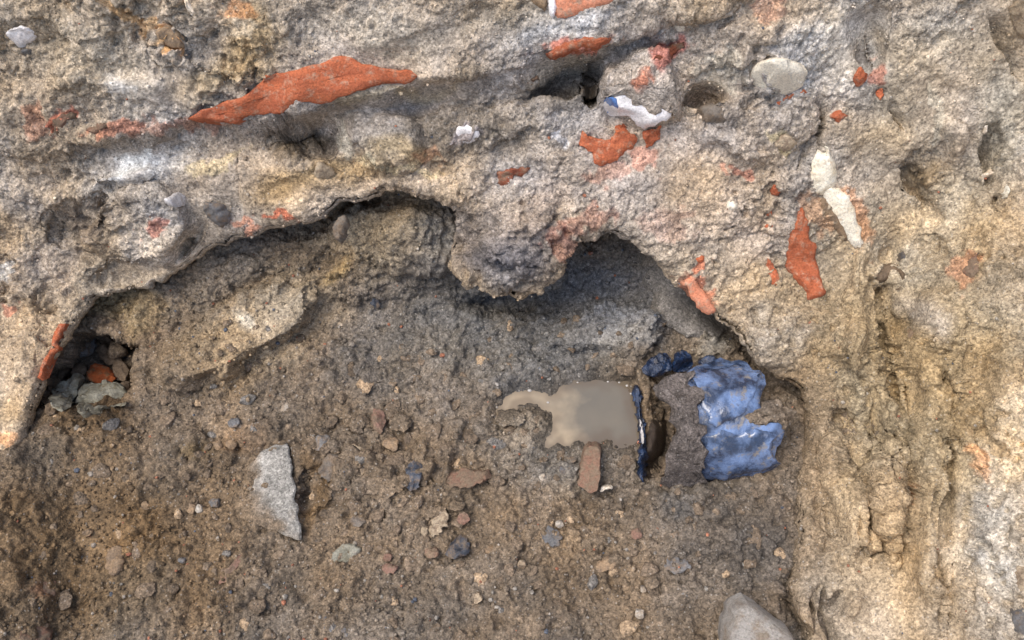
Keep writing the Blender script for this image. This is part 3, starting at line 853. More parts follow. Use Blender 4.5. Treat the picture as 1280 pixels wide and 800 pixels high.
def lump(name, outline, mat, label=None, cat=None, thick=8, embed=8, dome=3, layer='A', base=None, tilt=(0, 0), seed=None, facets=0,
         rough=.10, it=1, group=None, parent=None, step=None, lift=0, jag=.5, kind=None, soil=None):
    """a solid piece: its outline, a worked upper face and a buried underside (sizes in millimetres or so)"""
    seed = seed if seed is not None else abs(hash((name, round(outline[0][0]), round(outline[0][1])))) % 9999
    seed = int(abs(outline[0][0] * 7.3 + outline[0][1] * 3.1)) % 9999
    op = np.asarray(outline, float)
    size = np.sqrt(np.ptp(op[:, 0]) * np.ptp(op[:, 1]))
    if it == 1: op = smooth_poly(op, max(2.0, size / 9), True, 1)
    o = smooth_poly(op, step or max(1.0, size / 18), True, 0)
    o = o + np.stack([n2(o[:, 0], o[:, 1], max(4, size * .12), seed, 2), n2(o[:, 0], o[:, 1], max(4, size * .12), seed + 7, 2)], 1) * size * .04 * jag * 2
    c = o.mean(0)
    fn = base or (plane_fit(layer, tilt))
    mm = .00105
    ts = [.03, .18, .36, .52, .66, .78, .88, .95, 1.0]
    q0 = o - c; ev, ax = np.linalg.eigh(q0.T @ q0); A1, A2 = ax[:, 1], ax[:, 0]
    e1, e2 = q0 @ A1, q0 @ A2
    half = max(0.0, np.ptp(e1) / 2 - np.ptp(e2) / 2 * .9); mid1 = (e1.max() + e1.min()) / 2
    bins = np.linspace(e1.min(), e1.max(), 9); ms = []
    for b0, b1 in zip(bins[:-1], bins[1:]):
        k_ = (e1 >= b0 - 1e-6) & (e1 <= b1 + 1e-6); ms.append((e2[k_].max() + e2[k_].min()) / 2 if k_.any() else 0)
    s1 = np.clip(e1, mid1 - half, mid1 + half)
    s2 = np.interp(s1, (bins[:-1] + bins[1:]) / 2, ms)
    spn = c + s1[:, None] * A1 + s2[:, None] * A2
    px, py, hh = [], [], []
    for t in ts:
        px.append(spn[:, 0] + (o[:, 0] - spn[:, 0]) * t); py.append(spn[:, 1] + (o[:, 1] - spn[:, 1]) * t); hh.append(np.full(len(o), thick * (1 - t ** dome * .85)))
    for t, f in ((1.0, .35), (.97, 0), (.8, -.8), (.4, -1)):
        px.append(spn[:, 0] + (o[:, 0] - spn[:, 0]) * t); py.append(spn[:, 1] + (o[:, 1] - spn[:, 1]) * t); hh.append(np.full(len(o), thick * .15 * f if f > 0 else embed * f))
    px = np.concatenate([[c[0]]] + px + [[c[0]]]); py = np.concatenate([[c[1]]] + py + [[c[1]]])
    hh = np.concatenate([[thick]] + hh + [[-embed]])
    px[0], py[0] = spn.mean(0); px[-1], py[-1] = spn.mean(0)
    if facets:
        r = np.random.default_rng(seed)
        for _ in range(facets):
            a = r.uniform(0, 2 * math.pi); sl = r.uniform(.15, .9) * thick / size * 2; off = r.uniform(.35, .9) * thick
            pl = off + ((px - c[0]) * math.cos(a) + (py - c[1]) * math.sin(a)) * sl
            hh = np.where(hh > 0, np.minimum(hh, np.maximum(pl, -embed * .2)), hh)
    P = fn(px, py, o)
    P0 = P.copy()
    ray = CAM - P; ray /= np.linalg.norm(ray, axis=1)[:, None]
    P = P + WA * (hh * mm)[:, None] + ray * lift * mm
    nz = np.stack([fbm(P, size * mm * .35, 3, seed + k) for k in (0, 11, 23)], 1)
    nf = np.stack([fbm(P, .006, 2, seed + k) for k in (31, 41, 53)], 1)
    amp = min(thick, size * .3) * mm
    P = P + nz * amp * rough * np.array([.5, .5, 1.0]) + nf * amp * rough * .4
    n = len(o); rows = len(ts) + 4; FF = []
    FF.append(tuple(1 + i for i in range(n))[::-1])
    for r_ in range(rows - 1):
        for i in range(n):
            j = (i + 1) % n; FF.append((1 + r_ * n + i, 1 + r_ * n + j, 1 + (r_ + 1) * n + j, 1 + (r_ + 1) * n + i))
    last = 1 + (rows - 1) * n
    for i in range(n): FF.append((last + i, last + (i + 1) % n, len(P) - 1))
    FF = [f[::-1] for f in FF]
    org = P0[0]
    sharp = 38 if cat in ('brick', 'stone slab', 'stone', 'pottery') or parent else None
    loc = Vector(org)
    if parent: loc = loc - parent.location
    cl_ = None if not soil else soil(P, px, py) if callable(soil) else (soil_colour(soil, P, px, py) if isinstance(soil, str) else srgb(soil) * (1 + .35 * fbm(P, .012, 3, 17))[:, None])
    ob = mesh_obj(name, P - org, FF, mat, loc=loc, parent=parent, colours=cl_)
    if sharp: ob.data.set_sharp_from_angle(angle=R(sharp))
    return tag(ob, label, cat, group, kind)

CA, CB = conform('A'), conform('B')
# --- bricks and sherds cut through in the bank
lump('brick_fragment', [(236, 147), (252, 136), (285, 124), (318, 106), (336, 94), (362, 90), (400, 82), (418, 70), (428, 70), (450, 80), (486, 84), (512, 86), (524, 94), (510, 102), (484, 106), (456, 114), (432, 122), (410, 130), (380, 134), (340, 142), (300, 148), (262, 151)],
     M['brick'], 'long bright orange brick fragment running across the bank under a sandy ledge', 'brick', 5, 25, 5, 'B', CB, rough=.38, lift=3, jag=.28, it=0)
o = empty('brick_fragment', to_world(*[x[0] for x in surf('B', [715], [4])]))
tag(o, 'pale orange brick at the top edge of the bank with a white lime stripe', 'brick')
lump('body', [(690, -14), (692, 14), (700, 22), (712, 22), (735, 14), (764, 8), (786, -2), (800, -16)], M['brickpale'], None, None, 7, 25, 5, 'B', CB, parent=o)
lump('lime_edge', [(684, -14), (685, 12), (690, 22), (696, 18), (696, -14)], M['porcelain'], None, None, 8, 20, 4, 'B', CB, parent=o)
lump('red_corner', [(660, -14), (664, -2), (676, 8), (684, 14), (683, -14)], M['tan'], None, None, 6, 20, 4, 'B', CB, parent=o)
E = [
 ('brick_fragment', [(684, 64), (700, 54), (722, 50), (742, 49), (764, 48), (758, 57), (735, 62), (712, 68), (690, 70)], 'brick', 'thin flat sliver of red brick in the bank above the dark crack', 'brick', 3, 14, 4),
 ('brick_fragment', [(816, 76), (820, 62), (836, 56), (854, 51), (858, 56), (846, 66), (832, 76)], 'brickdark', 'dark crimson brick chip high in the bank left of the pale cobble', 'brick', 3, 14, 4),
 ('brick_fragment', [(786, 104), (790, 96), (806, 92), (820, 90), (816, 98), (800, 106)], 'brick', 'orange brick chip stuck on the crust just above the blue and white sherd', 'brick', 3, 12, 4),
 ('brick_fragment', [(722, 160), (734, 168), (750, 172), (764, 178), (770, 160), (778, 150), (786, 164), (794, 172), (792, 186), (780, 190), (772, 202), (748, 206), (738, 192), (726, 182)], 'brick', 'crumbled orange brick patch in the bank below the blue and white sherd', 'brick', 5, 14, 5),
 ('brick_fragment', [(803, 166), (814, 160), (827, 158), (826, 174), (816, 180), (806, 182)], 'brick', 'small orange brick lump touching the tip of the white sherd', 'brick', 6, 12, 3),
 ('brick_fragment', [(620, 214), (640, 210), (664, 209), (658, 216), (642, 220), (634, 232), (622, 230)], 'brickdark', 'dark red brick flake shaped like a flag in the grey part of the bank', 'brick', 4, 12, 4),
 ('brick_fragment', [(1000, 256), (1008, 276), (1014, 300), (1018, 326), (1026, 348), (1034, 368), (1012, 374), (1002, 360), (988, 342), (983, 318), (986, 294), (994, 274)], 'brick', 'tall pointed orange brick shard standing in the right side of the bank', 'brick', 7, 20, 5),
 ('brick_fragment', [(960, 322), (968, 330), (976, 346), (977, 356), (966, 358), (960, 344)], 'brick', 'small drop shaped orange brick chip left of the tall pointed shard', 'brick', 4, 12, 3),
 ('brick_fragment', ell(967, 240, 11, 14, 0, 3), 'brick', 'round red brick dot, topmost of the row left of the pale sherd', 'brick', 3, 8, 2),
 ('brick_fragment', ell(959, 266, 9, 10, 0, 4), 'brick', 'tiny red brick dot, second of the row left of the pale sherd', 'brick', 3, 8, 2),
 ('brick_fragment', ell(961, 286, 13, 12, 0, 5), 'brick', 'red brick dot just left of the tip of the tall pointed shard', 'brick', 3, 8, 2),
 ('brick_fragment', ell(873, 324, 16, 9, -25, 6), 'brick', 'small slanting orange brick chip above the round recess', 'brick', 3, 8, 3),
 ('brick_fragment', ell(1047, 147, 22, 14, 0, 7), 'brick', 'squarish orange brick chip right of the dark slit in the bank', 'brick', 4, 10, 3),
 ('brick_fragment', ell(1073, 99, 19, 21, 30, 8), 'brick', 'rough orange brick chip to the right of the pale cobble', 'brick', 3, 10, 3),
 ('brick_fragment', ell(1100, 117, 10, 15, 0, 9), 'brick', 'small upright orange brick chip right of the rough orange chip', 'brick', 3, 8, 3),
 ('brick_fragment', [(966, 130), (980, 121), (1000, 115), (1006, 119), (992, 124), (974, 132)], 'brick', 'thin orange brick edge lying directly under the pale cobble', 'brick', 4, 12, 3),
 ('brick_fragment', [(1208, 322), (1220, 316), (1222, 338), (1214, 348), (1204, 342)], 'brickdull', 'dull faded brick patch in the yellow soil far right', 'brick', 2, 10, 4),
 ('brick_fragment', [(46, 474), (48, 456), (56, 438), (66, 420), (74, 403), (84, 404), (80, 414), (70, 430), (62, 446), (55, 462), (52, 478)], 'brick', 'narrow orange brick strip along the edge of the hole at the left', 'brick', 4, 14, 4),
 ('brick_fragment', [(658, 98), (672, 96), (678, 108), (668, 118), (656, 112)], 'brickdull', 'brown brick lump under the ledge left of the dark crack', 'brick', 6, 12, 3),
 ('brick_fragment', [(66, 152), (78, 142), (92, 138), (96, 144), (84, 152), (80, 164), (70, 168)], 'brickdull', 'small rusty brick flake at the upper left of the bank', 'brick', 3, 10, 4),
 ('brick_fragment', [(192, 48), (206, 32), (220, 34), (236, 50), (230, 62), (214, 60)], 'tan', 'orange yellow sandstone flake near the upper left', 'stone', 5, 12, 4),
 ('brick_fragment', [(106, 162), (122, 154), (140, 156), (136, 164), (116, 168)], 'brickdull', 'faint reddish brick smear left of the long orange brick', 'brick', 3, 10, 4),
 ('flint', [(6, 44), (16, 36), (34, 32), (44, 38), (46, 50), (34, 58), (18, 58)], 'porcelain', 'broken white flint with a grey face at the top left corner', 'stone', 10, 10, 3),
 ('stone', ell(34, 66, 14, 12, 0, 11), 'bluegrey', 'small blue grey stone just under the white flint', 'stone', 5, 8, 2),
 ('sherd', [(694, -10), (700, -10), (706, 6), (710, 24)], 'white', None, None, 3, 8, 3),
 ('cobble', [(936, 94), (942, 82), (958, 74), (978, 72), (998, 78), (1010, 90), (1006, 104), (994, 116), (974, 122), (954, 116), (942, 108)], 'white', 'round pale cobble bulging from the bank at the top', 'stone', 30, 18, 2.0),
 ('flint', [(254, 256), (262, 250), (276, 252), (286, 262), (288, 278), (278, 285), (268, 280), (258, 268)], 'bluegrey', 'smooth blue grey flint pebble above the rim on the left', 'stone', 12, 12, 2.2),
 ('shell', [(204, 252), (214, 244), (226, 240), (234, 248), (230, 258), (216, 259)], 'porcelain', 'small glossy white shell chip beside the red crust on the left bank', 'shell', 6, 8, 2.5),
 ('sherd', [(568, 162), (580, 154), (598, 156), (600, 172), (590, 182), (572, 180), (565, 172)], 'porcelain', 'blurred white pottery chip half buried in the middle of the bank', 'pottery', 4, 8, 3),
 ('stone', ell(851, 31, 17, 17, 0, 13), 'white', 'small white pebble beside a dark notch at the top', 'stone', 9, 8, 2),
 ('stone', [(1262, -10), (1264, 20), (1272, 44), (1282, 60), (1300, 40), (1300, -10)], 'cream', 'large cream boulder cut off by the top right corner', 'stone', 26, 20, 3),
 ('stone', [(1266, 772), (1276, 760), (1300, 764), (1300, 806), (1282, 808), (1270, 792)], 'bluegrey', 'pale blue grey stone at the bottom right corner', 'stone', 14, 14, 3),
 ('stone', [(1264, 716), (1280, 706), (1296, 712), (1292, 740), (1268, 744)], 'cream', 'cream stone on the right edge above the pale blue grey stone', 'stone', 8, 10, 3),
 ('stone', [(1092, 338), (1106, 328), (1128, 334), (1132, 350), (1118, 366), (1100, 362)], 'clod', 'round clay lump under the dark groove in the right bank', 'clod', 10, 10, 2.2),
 ('stone', ell(1141, 420, 14, 22, 0, 15), 'tan', 'little ochre pebble at the head of the clay groove in the right bank', 'stone', 6, 8, 2),
 ('stone', ell(1126, 322, 12, 12, 0, 16), 'bluegrey', 'tiny blue pebble at the foot of the pale bone like sherd', 'stone', 5, 6, 2),
 ('stone', [(418, 272), (430, 268), (438, 280), (434, 300), (424, 306), (416, 292)], 'grey', 'grey white stone tucked under the rim at its highest dip', 'stone', 8, 10, 2.5),
 ('stone', ell(404, 212, 26, 22, 10, 18), 'cream', 'cream pebble below the dark hollow left of the rounded lump', 'stone', 7, 10, 2.3),
 ('stone', ell(982, 178, 30, 20, 15, 19), 'cream', 'flat cream pebble between the dark slit and the right recess', 'stone', 4, 8, 3),
 ('stone', ell(913, 258, 14, 13, 0, 20), 'white', 'small chalky pebble above the row of red dots', 'stone', 5, 7, 2),
 ('stone', ell(890, 140, 40, 24, 20, 21), 'grey', 'grey lump inside the dark hole left of the pale cobble', 'stone', 8, 10, 2.3),
 ('stone', ell(738, 112, 22, 20, 0, 22), 'grey', 'grey lump hanging in the dark crack beside the blue and white sherd', 'stone', 9, 10, 2.3),
 ('stone', ell(1275, 520, 22, 18, 0, 23), 'cream', 'cream clay lump on the right edge of the photo', 'stone', 6, 9, 2.4),
 ('root', [(1226, 218), (1236, 213), (1248, 208), (1258, 210), (1252, 216), (1240, 221), (1230, 222)], 'root', 'white broken root end poking out of the bank at the far right', 'root', 7, 5, 2),
 ('root', ell(1244, 220, 10, 10, 0, 24), 'root', 'round white root stub just under the broken root end', 'root', 7, 5, 2),
 ('root', [(1249, 226), (1256, 232), (1262, 240), (1258, 248), (1246, 247), (1244, 243), (1254, 241), (1247, 232)], 'bone', 'curled pinkish root loop below the white root stub', 'root', 5, 5, 2.2),
 ('root', ell(1230, 163, 5, 12, 5, 25), 'root', 'short upright white root fleck in the upper right bank', 'root', 5, 5, 2),
 ('root', [(229, -6), (238, -4), (243, 8), (250, 22), (244, 26), (236, 12)], 'root', 'white splinter of root hanging from the top edge of the bank', 'root', 6, 8, 2.4),
]
for nm, ol, mt, lb, ct, th, em, dm in E:
    if lb is None: continue
    nm = {'tan': 'sandstone_flake'}.get(mt, nm) if nm == 'brick_fragment' else nm
    if 'clay lump' in lb: nm = 'clay_lump'
    bump_th = th + (1.5 if ct in ('brick', 'pottery') else 2)
    lump(nm, ol, M[mt], lb, ct, bump_th, em, dm, 'B', CB, rough=.38 if ct == 'brick' else (.06 if nm == 'cobble' else .2), jag=.2 if nm == 'cobble' else .5, it=0 if ct == 'brick' else 1)
# inside the undercut rim
lump('brick_fragment', [(852, 352), (862, 346), (872, 356), (884, 370), (896, 388), (888, 396), (874, 388), (862, 372)], M['brickpale'], 'faded pink brick face along the right lip of the round recess', 'brick', 4, 10, 5, 'B', CB)
def rock_dust(P, px, py):
    return np.c_[srgb((116, 110, 102)) * (1 + .22 * n2(px, py, 18, 191, 3))[:, None], np.full(len(P), .3)]
lump('boulder', [(806, 344), (818, 332), (836, 338), (858, 356), (884, 382), (906, 404), (902, 420), (876, 424), (850, 418), (828, 404), (812, 378)], M['floor'], 'smooth grey boulder tucked under the right lip of the round recess', 'stone', 12, 30, 2.2, 'A', CA, rough=.2, lift=1, jag=.6, soil=rock_dust)
# blue and white plate sherd
o = empty('plate_sherd', to_world(*[x[0] for x in surf('B', [800], [125])]))
tag(o, 'broken blue and white pottery sherd caked in grit sticking out of the bank', 'pottery')
lump('body', [(755, 122), (776, 118), (800, 104), (830, 104), (846, 118), (845, 138), (834, 150), (820, 156), (808, 162), (798, 156), (792, 146), (776, 144), (760, 144)], M['porcelain'], None, None, 5, 14, 5, 'B', CB, parent=o, rough=.15)
lump('blue_rim', [(754, 121), (770, 121), (774, 132), (773, 143), (761, 143), (757, 132)], M['blueglaze'], None, None, 6, 8, 6, 'B', CB, parent=o, rough=.03)
lump('grit_crust', [(752, 118), (764, 92), (800, 80), (838, 86), (858, 108), (852, 134), (838, 146), (822, 140), (808, 146), (796, 138), (786, 120)], M['bank'], None, None, 13, 8, 2.4, 'B', CB, parent=o, rough=.35, jag=1.2, soil='B')
# long pale sherd, two pieces
o = empty('bone_fragment', to_world(*[x[0] for x in surf('B', [1040], [245])]))
tag(o, 'long pale bone with a bulging upper end lying in the right bank', 'bone')
lump('upper_end', [(1026, 180), (1032, 186), (1036, 198), (1042, 214), (1045, 232), (1034, 240), (1022, 246), (1012, 236), (1010, 220), (1014, 200)], M['bone'], None, None, 10, 12, 2.6, 'B', CB, parent=o, rough=.13, jag=.4)
lump('shaft', [(1028, 236), (1046, 232), (1060, 250), (1069, 270), (1075, 290), (1080, 307), (1070, 313), (1058, 300), (1046, 280), (1035, 260), (1026, 246)], M['bone'], None, None, 9, 12, 2.6, 'B', CB, parent=o, rough=.13, jag=.4)
lump('stained_flank', [(1020, 250), (1032, 248), (1046, 270), (1060, 296), (1056, 304), (1040, 286), (1026, 266)], M['tan'], None, None, 4, 10, 3, 'B', CB, parent=o, rough=.2)

# --- the hollow on the left and its stones
HG = 'dark clods packed in the left hollow'
def inhole(nm, ol, mt, lb, lift, th=14, em=12, dm=2.4, cat='stone', group=None, fc=2):
    lump(nm, ol, M[mt], lb, cat, th, em, dm, 'A', CA, lift=lift, facets=fc + 1, group=group, rough=.26, jag=.6)
inhole('rock', [(98, 490), (108, 478), (128, 474), (146, 480), (162, 488), (163, 496), (152, 508), (136, 510), (120, 518), (108, 523), (100, 510)], 'greenish', 'larger grey green rock at the mouth of the left hollow', 50, 30, 20, 3, fc=3)
inhole('rock', [(64, 492), (74, 480), (90, 470), (96, 464), (104, 468), (104, 480), (96, 496), (88, 506), (78, 516), (68, 506)], 'greenish', 'smaller grey green rock leaning on the larger one at the left hollow', 46, 26, 20, 3, fc=3)
inhole('brick_fragment', [(112, 458), (122, 454), (140, 462), (150, 476), (138, 480), (112, 474)], 'brickdeep', 'rusty orange brick chip deep inside the left hollow', 22, 14, 12, 3, 'brick')
inhole('rock', [(98, 440), (104, 424), (114, 420), (118, 432), (112, 444), (102, 448)], 'bluegrey', 'grey oval stone at the back of the left hollow', 18, 14, 12, 2.4)
for i, (x, y, w_, h_, l_) in enumerate([(84, 440, 26, 22, 10), (78, 464, 24, 26, 20), (128, 440, 24, 20, 12), (140, 446, 24, 24, 14), (152, 464, 22, 24, 22), (100, 462, 20, 18, 18), (132, 426, 20, 14, 6), (160, 486, 20, 20, 30), (70, 480, 18, 24, 30), (66, 512, 16, 18, 40), (88, 424, 18, 14, 8)]):
    inhole('earth_clod', ell(x, y, w_, h_, i * 37, i + 60), 'clod', 'dark brown earth clod packed inside the left hollow', l_, 12, 10, 2.4, 'clod', HG, 3)

# --- floor
def slab_colour(P, px, py):
    edge = np.interp(py, [553, 572, 606, 642, 676], [356, 363, 368, 373, 377]) - px
    f = sstep(26, 66, edge + 15 * n2(px, py, 16, 171, 3) + np.clip(py - 600, 0, 80) * .42)[:, None]
    stone_ = srgb((136, 132, 124)) * (1 + .28 * n2(px, py, 14, 173, 3))[:, None]
    return np.c_[np.clip(stone_ * (1 - f) + soil_colour('A', P, px, py) * f, .01, .8), .25 + .75 * f[:, 0]]
o = lump('stone_slab', [(328, 562), (345, 553), (358, 555), (363, 572), (368, 606), (373, 642), (377, 676), (360, 670), (334, 660), (310, 652), (290, 640), (302, 602), (314, 578)], M['floor'], 'pale thin stone slab with one straight clean edge on the floor at left', 'stone slab', 4, 30, 30, 'A', None, (0.20, 0.05), rough=.05, it=0, lift=2, jag=.25, step=2, soil=slab_colour)
lump('stone_slab', [(903, 766), (910, 748), (925, 737), (946, 751), (968, 769), (989, 792), (1000, 825), (940, 838), (896, 832), (899, 796)], M['block'], 'grey squared stone block cut by the bottom edge beside the right bank', 'stone slab', 38, 30, 22, 'A', None, (-.05, -.1), rough=.04, it=0, lift=24, jag=.4)
lump('brick_fragment', [(729, 560), (735, 553), (747, 550), (752, 556), (750, 590), (746, 613), (738, 618), (722, 606), (724, 584)], M['brickdull'], 'upright brown brick piece standing at the lower edge of the muddy puddle', 'brick', 26, 16, 6, 'A', None, (0, -.1), rough=.07, it=0, facets=1, lift=4, jag=.4)
FL = [
 ('stone', [(432, 562), (446, 553), (456, 560), (466, 570), (476, 574), (462, 582), (452, 592), (446, 600), (434, 596), (430, 582)], 'cream', 'angular cream rock on the floor right of the slab', 16, 3),
 ('stone', ell(416, 583, 32, 44, 10, 2, 9, .1), 'grey', 'rounded brown grey stone left of the angular cream rock', 13, 1),
 ('stone', [(388, 546), (404, 543), (414, 546), (415, 560), (402, 566), (386, 560)], 'bluegrey', 'grey stone with a blue glint just right of the slab top', 12, 2),
 ('stone', [(508, 580), (520, 576), (528, 580), (528, 596), (522, 612), (512, 614), (507, 600)], 'blue', 'dark blue slate chip standing upright left of the reddish brick', 12, 3),
 ('brick_fragment', [(557, 596), (572, 588), (594, 586), (614, 585), (615, 596), (600, 604), (584, 612), (566, 610), (556, 604)], 'brickdull', 'dusty reddish brick lump in the middle of the floor', 13, 2),
 ('stone', [(554, 692), (566, 676), (578, 667), (586, 676), (588, 690), (574, 696), (562, 697)], 'blue', 'dark blue triangular slate chip on the open floor', 12, 3),
 ('stone', [(535, 660), (542, 644), (552, 638), (563, 642), (560, 656), (548, 668), (538, 672)], 'cream', 'elongated cream pebble above the triangular blue chip', 12, 1),
 ('stone', ell(529, 664, 14, 15, 0, 5), 'cream', 'small round cream pebble left of the elongated one', 8, 1),
 ('stone', ell(579, 648, 18, 15, 10, 6), 'pink', 'small red pebble right of the elongated cream pebble', 9, 1),
 ('stone', [(668, 658), (680, 654), (694, 658), (702, 668), (700, 682), (690, 684), (680, 676)], 'bluegrey', 'flat blue grey stone in the floor below the brown brick', 10, 2),
 ('stone', [(606, 684), (616, 680), (624, 686), (622, 698), (606, 698)], 'tan', 'tan pebble with straight sides right of the triangular blue chip', 9, 2),
 ('stone', ell(618, 705, 17, 13, 0, 7), 'pale', 'grey white pebble touching the tan pebble', 7, 1),
 ('stone', ell(652, 706, 13, 12, 0, 8), 'cream', 'small cream pebble between tan pebble and oval tan stone', 7, 1),
 ('stone', [(742, 712), (750, 698), (764, 694), (772, 702), (764, 712), (750, 717)], 'tan', 'oval tan stone on the lower right floor', 10, 1),
 ('brick_fragment', [(270, 728), (278, 714), (292, 700), (302, 690), (303, 706), (292, 716), (280, 730), (270, 736)], 'pink', 'pink brick splinter lying slantwise below the pale slab', 10, 2),
 ('stone', [(134, 690), (144, 680), (154, 684), (155, 700), (152, 716), (142, 722), (134, 712)], 'tan', 'long tan stone set upright in the floor at lower left', 12, 1),
 ('stone', [(400, 768), (410, 765), (420, 772), (432, 782), (438, 794), (426, 797), (412, 790), (404, 780)], 'bluegrey', 'wet blue grey stone at the bottom edge', 12, 2),
 ('brick_fragment', [(52, 724), (60, 718), (72, 730), (68, 746), (54, 744)], 'brickdull', 'rusty brick chip low in the left corner', 7, 1),
 ('stone', [(28, 790), (38, 778), (52, 776), (64, 786), (66, 808), (30, 808)], 'brickdull', 'brown stone cut by the bottom left edge', 14, 1),
 ('stone', [(466, 512), (478, 512), (483, 524), (480, 540), (470, 542), (464, 528)], 'pink', 'brown pink stone standing upright in the upper middle of the floor', 12, 2),
 ('stone', ell(490, 555, 24, 18, 0, 9), 'tan', 'dusty tan stone above the dark blue upright chip', 10, 1),
 ('stone', ell(480, 606, 58, 32, -5, 10, 9, .1), 'clod', 'broad earthy stone below the angular cream rock', 13, 2),
 ('stone', ell(404, 620, 18, 36, 12, 11), 'clod', 'slim earthy stone standing in the gap right of the slab', 11, 1),
 ('stone', ell(446, 651, 20, 14, 0, 12), 'grey', 'small grey pebble in the lower middle of the rubble', 8, 1),
 ('stone', ell(433, 692, 36, 22, -25, 13), 'greenish', 'olive grey stone lying aslant below the small grey pebble', 8, 1),
 ('stone', ell(487, 710, 22, 14, -10, 14), 'pink', 'pinkish flat pebble on the lower floor', 8, 1),
 ('stone', ell(485, 697, 12, 12, 0, 15), 'pink', 'tiny pinkish pebble on top of the flat pinkish one', 7, 1),
 ('stone', ell(538, 692, 22, 14, 0, 16), 'brickdull', 'dull red pebble left of the triangular blue chip', 7, 1),
 ('stone', ell(795, 668, 17, 16, 20, 17), 'pink', 'pink pebble alone on the right of the floor', 8, 1),
 ('stone', ell(293, 528, 15, 15, 0, 18, 7), 'bluegrey', 'small blue stone above the pale slab', 8, 2),
 ('stone', ell(272, 556, 15, 12, 20, 19), 'tan', 'left one of two little tan pebbles near the pale slab', 7, 1),
 ('stone', ell(289, 556, 15, 12, -20, 20), 'tan', 'right one of two little tan pebbles near the pale slab', 8, 1),
 ('stone', ell(249, 636, 12, 10, 20, 21), 'pale', 'white pebble left of the slab foot', 7, 1),
 ('stone', ell(269, 628, 15, 13, 0, 22), 'bluegrey', 'grey blue pebble left of the slab foot', 7, 1),
 ('stone', ell(238, 636, 13, 14, 0, 23), 'tan', 'tan pebble touching the white pebble left of the slab foot', 6, 1),
 ('stone', ell(228, 700, 11, 10, 0, 24), 'bluegrey', 'tiny blue grey pebble on the left floor', 6, 1),
 ('stone', ell(182, 632, 12, 11, 0, 25), 'tan', 'orange tan pebble on the left floor', 6, 1),
 ('stone', ell(109, 666, 13, 10, 0, 26), 'tan', 'ochre pebble far on the left floor', 6, 1),
 ('stone', ell(800, 768, 13, 12, 0, 27), 'pale', 'pale grey pebble near the bottom right of the floor', 7, 1),
 ('stone', ell(804, 737, 9, 10, 0, 28), 'pale', 'tiny white pebble beside a crack in the lower right floor', 6, 1),
 ('stone', ell(847, 705, 36, 22, 5, 29), 'bluegrey', 'blurred blue grey stone sunk in the right floor', 6, 1),
 ('stone', ell(815, 728, 26, 17, 0, 30), 'clod', 'earthy stone right of the oval tan stone', 9, 1),
 ('stone', ell(845, 745, 46, 40, 0, 31), 'clod', 'largest flat earthy stone on the lower right floor', 9, 1),
 ('stone', ell(648, 650, 24, 34, 5, 32), 'grey', 'grey brown stone left of the flat blue grey stone', 10, 1),
 ('stone', ell(688, 622, 30, 34, 10, 33, 9, .1), 'clod', 'broad dusty stone left of the brown brick', 11, 1),
 ('stone', ell(699, 655, 11, 10, 0, 34), 'pale', 'little white pebble right of the flat blue grey stone', 7, 1),
 ('stone', ell(705, 586, 18, 12, 0, 35), 'bluegrey', 'shiny grey stone just left of the brown brick', 7, 1),
 ('stone', ell(713, 574, 16, 9, -10, 36), 'grey', 'wet pale chip under the puddle edge', 6, 1),
 ('stone', ell(678, 597, 12, 10, 0, 37), 'pale', 'whitish pebble left of the broad dusty stone top', 6, 1),
 ('root', [(749, 616), (752, 609), (758, 605), (766, 607), (766, 612), (759, 610), (754, 615)], 'root', 'thin curled white root fibre right of the brown brick', 6, 0),
 ('stone', ell(356, 508, 12, 22, 10, 38), 'pale', 'upright whitish sliver above the slab', 6, 1),
 ('stone', ell(470, 378, 13, 14, 0, 40), 'blue', 'small blue stone in the back slope of the recess', 6, 1),
 ('stone', ell(597, 748, 12, 14, 0, 41), 'cream', 'cream crumb of stone near the bottom middle', 6, 1),
 ('stone', ell(570, 632, 22, 14, 0, 43), 'clod', 'earth covered pebble under the reddish brick', 9, 1),
 ('stone', ell(545, 640, 30, 14, -10, 44), 'clod', 'flat earthy pebble above the elongated cream pebble', 6, 1),
 ('stone', ell(466, 470, 34, 20, 0, 45), 'clod', 'earthy lump in the upper floor left of centre', 9, 1),
 ('stone', ell(446, 530, 20, 26, 0, 46), 'clod', 'earthy lump left of the brown pink upright stone', 9, 1),
 ('stone', ell(500, 528, 26, 24, 0, 47), 'clod', 'earthy lump right of the brown pink upright stone', 9, 1),
 ('stone', ell(640, 524, 40, 22, 0, 48), 'clod', 'muddy lump bordering the left lobe of the puddle from below', 8, 1),
 ('stone', ell(757, 390, 60, 20, 0, 49), 'clod', None, 0, 0),
 ('stone', ell(862, 492, 12, 8, 0, 49), 'clod', None, 0, 0),
]
for nm, ol, mt, lb, th, fc in FL:
    if lb is None: continue
    lump(nm, ol, M['floor'] if mt == 'clod' else M[mt], lb, 'brick' if nm == 'brick_fragment' else ('root' if nm == 'root' else 'stone'), th, 9, 3.0 if fc > 1 else 2.4, 'A', None, facets=fc + 2, rough=.22, lift=1, jag=.8, soil='A' if mt == 'clod' else None)

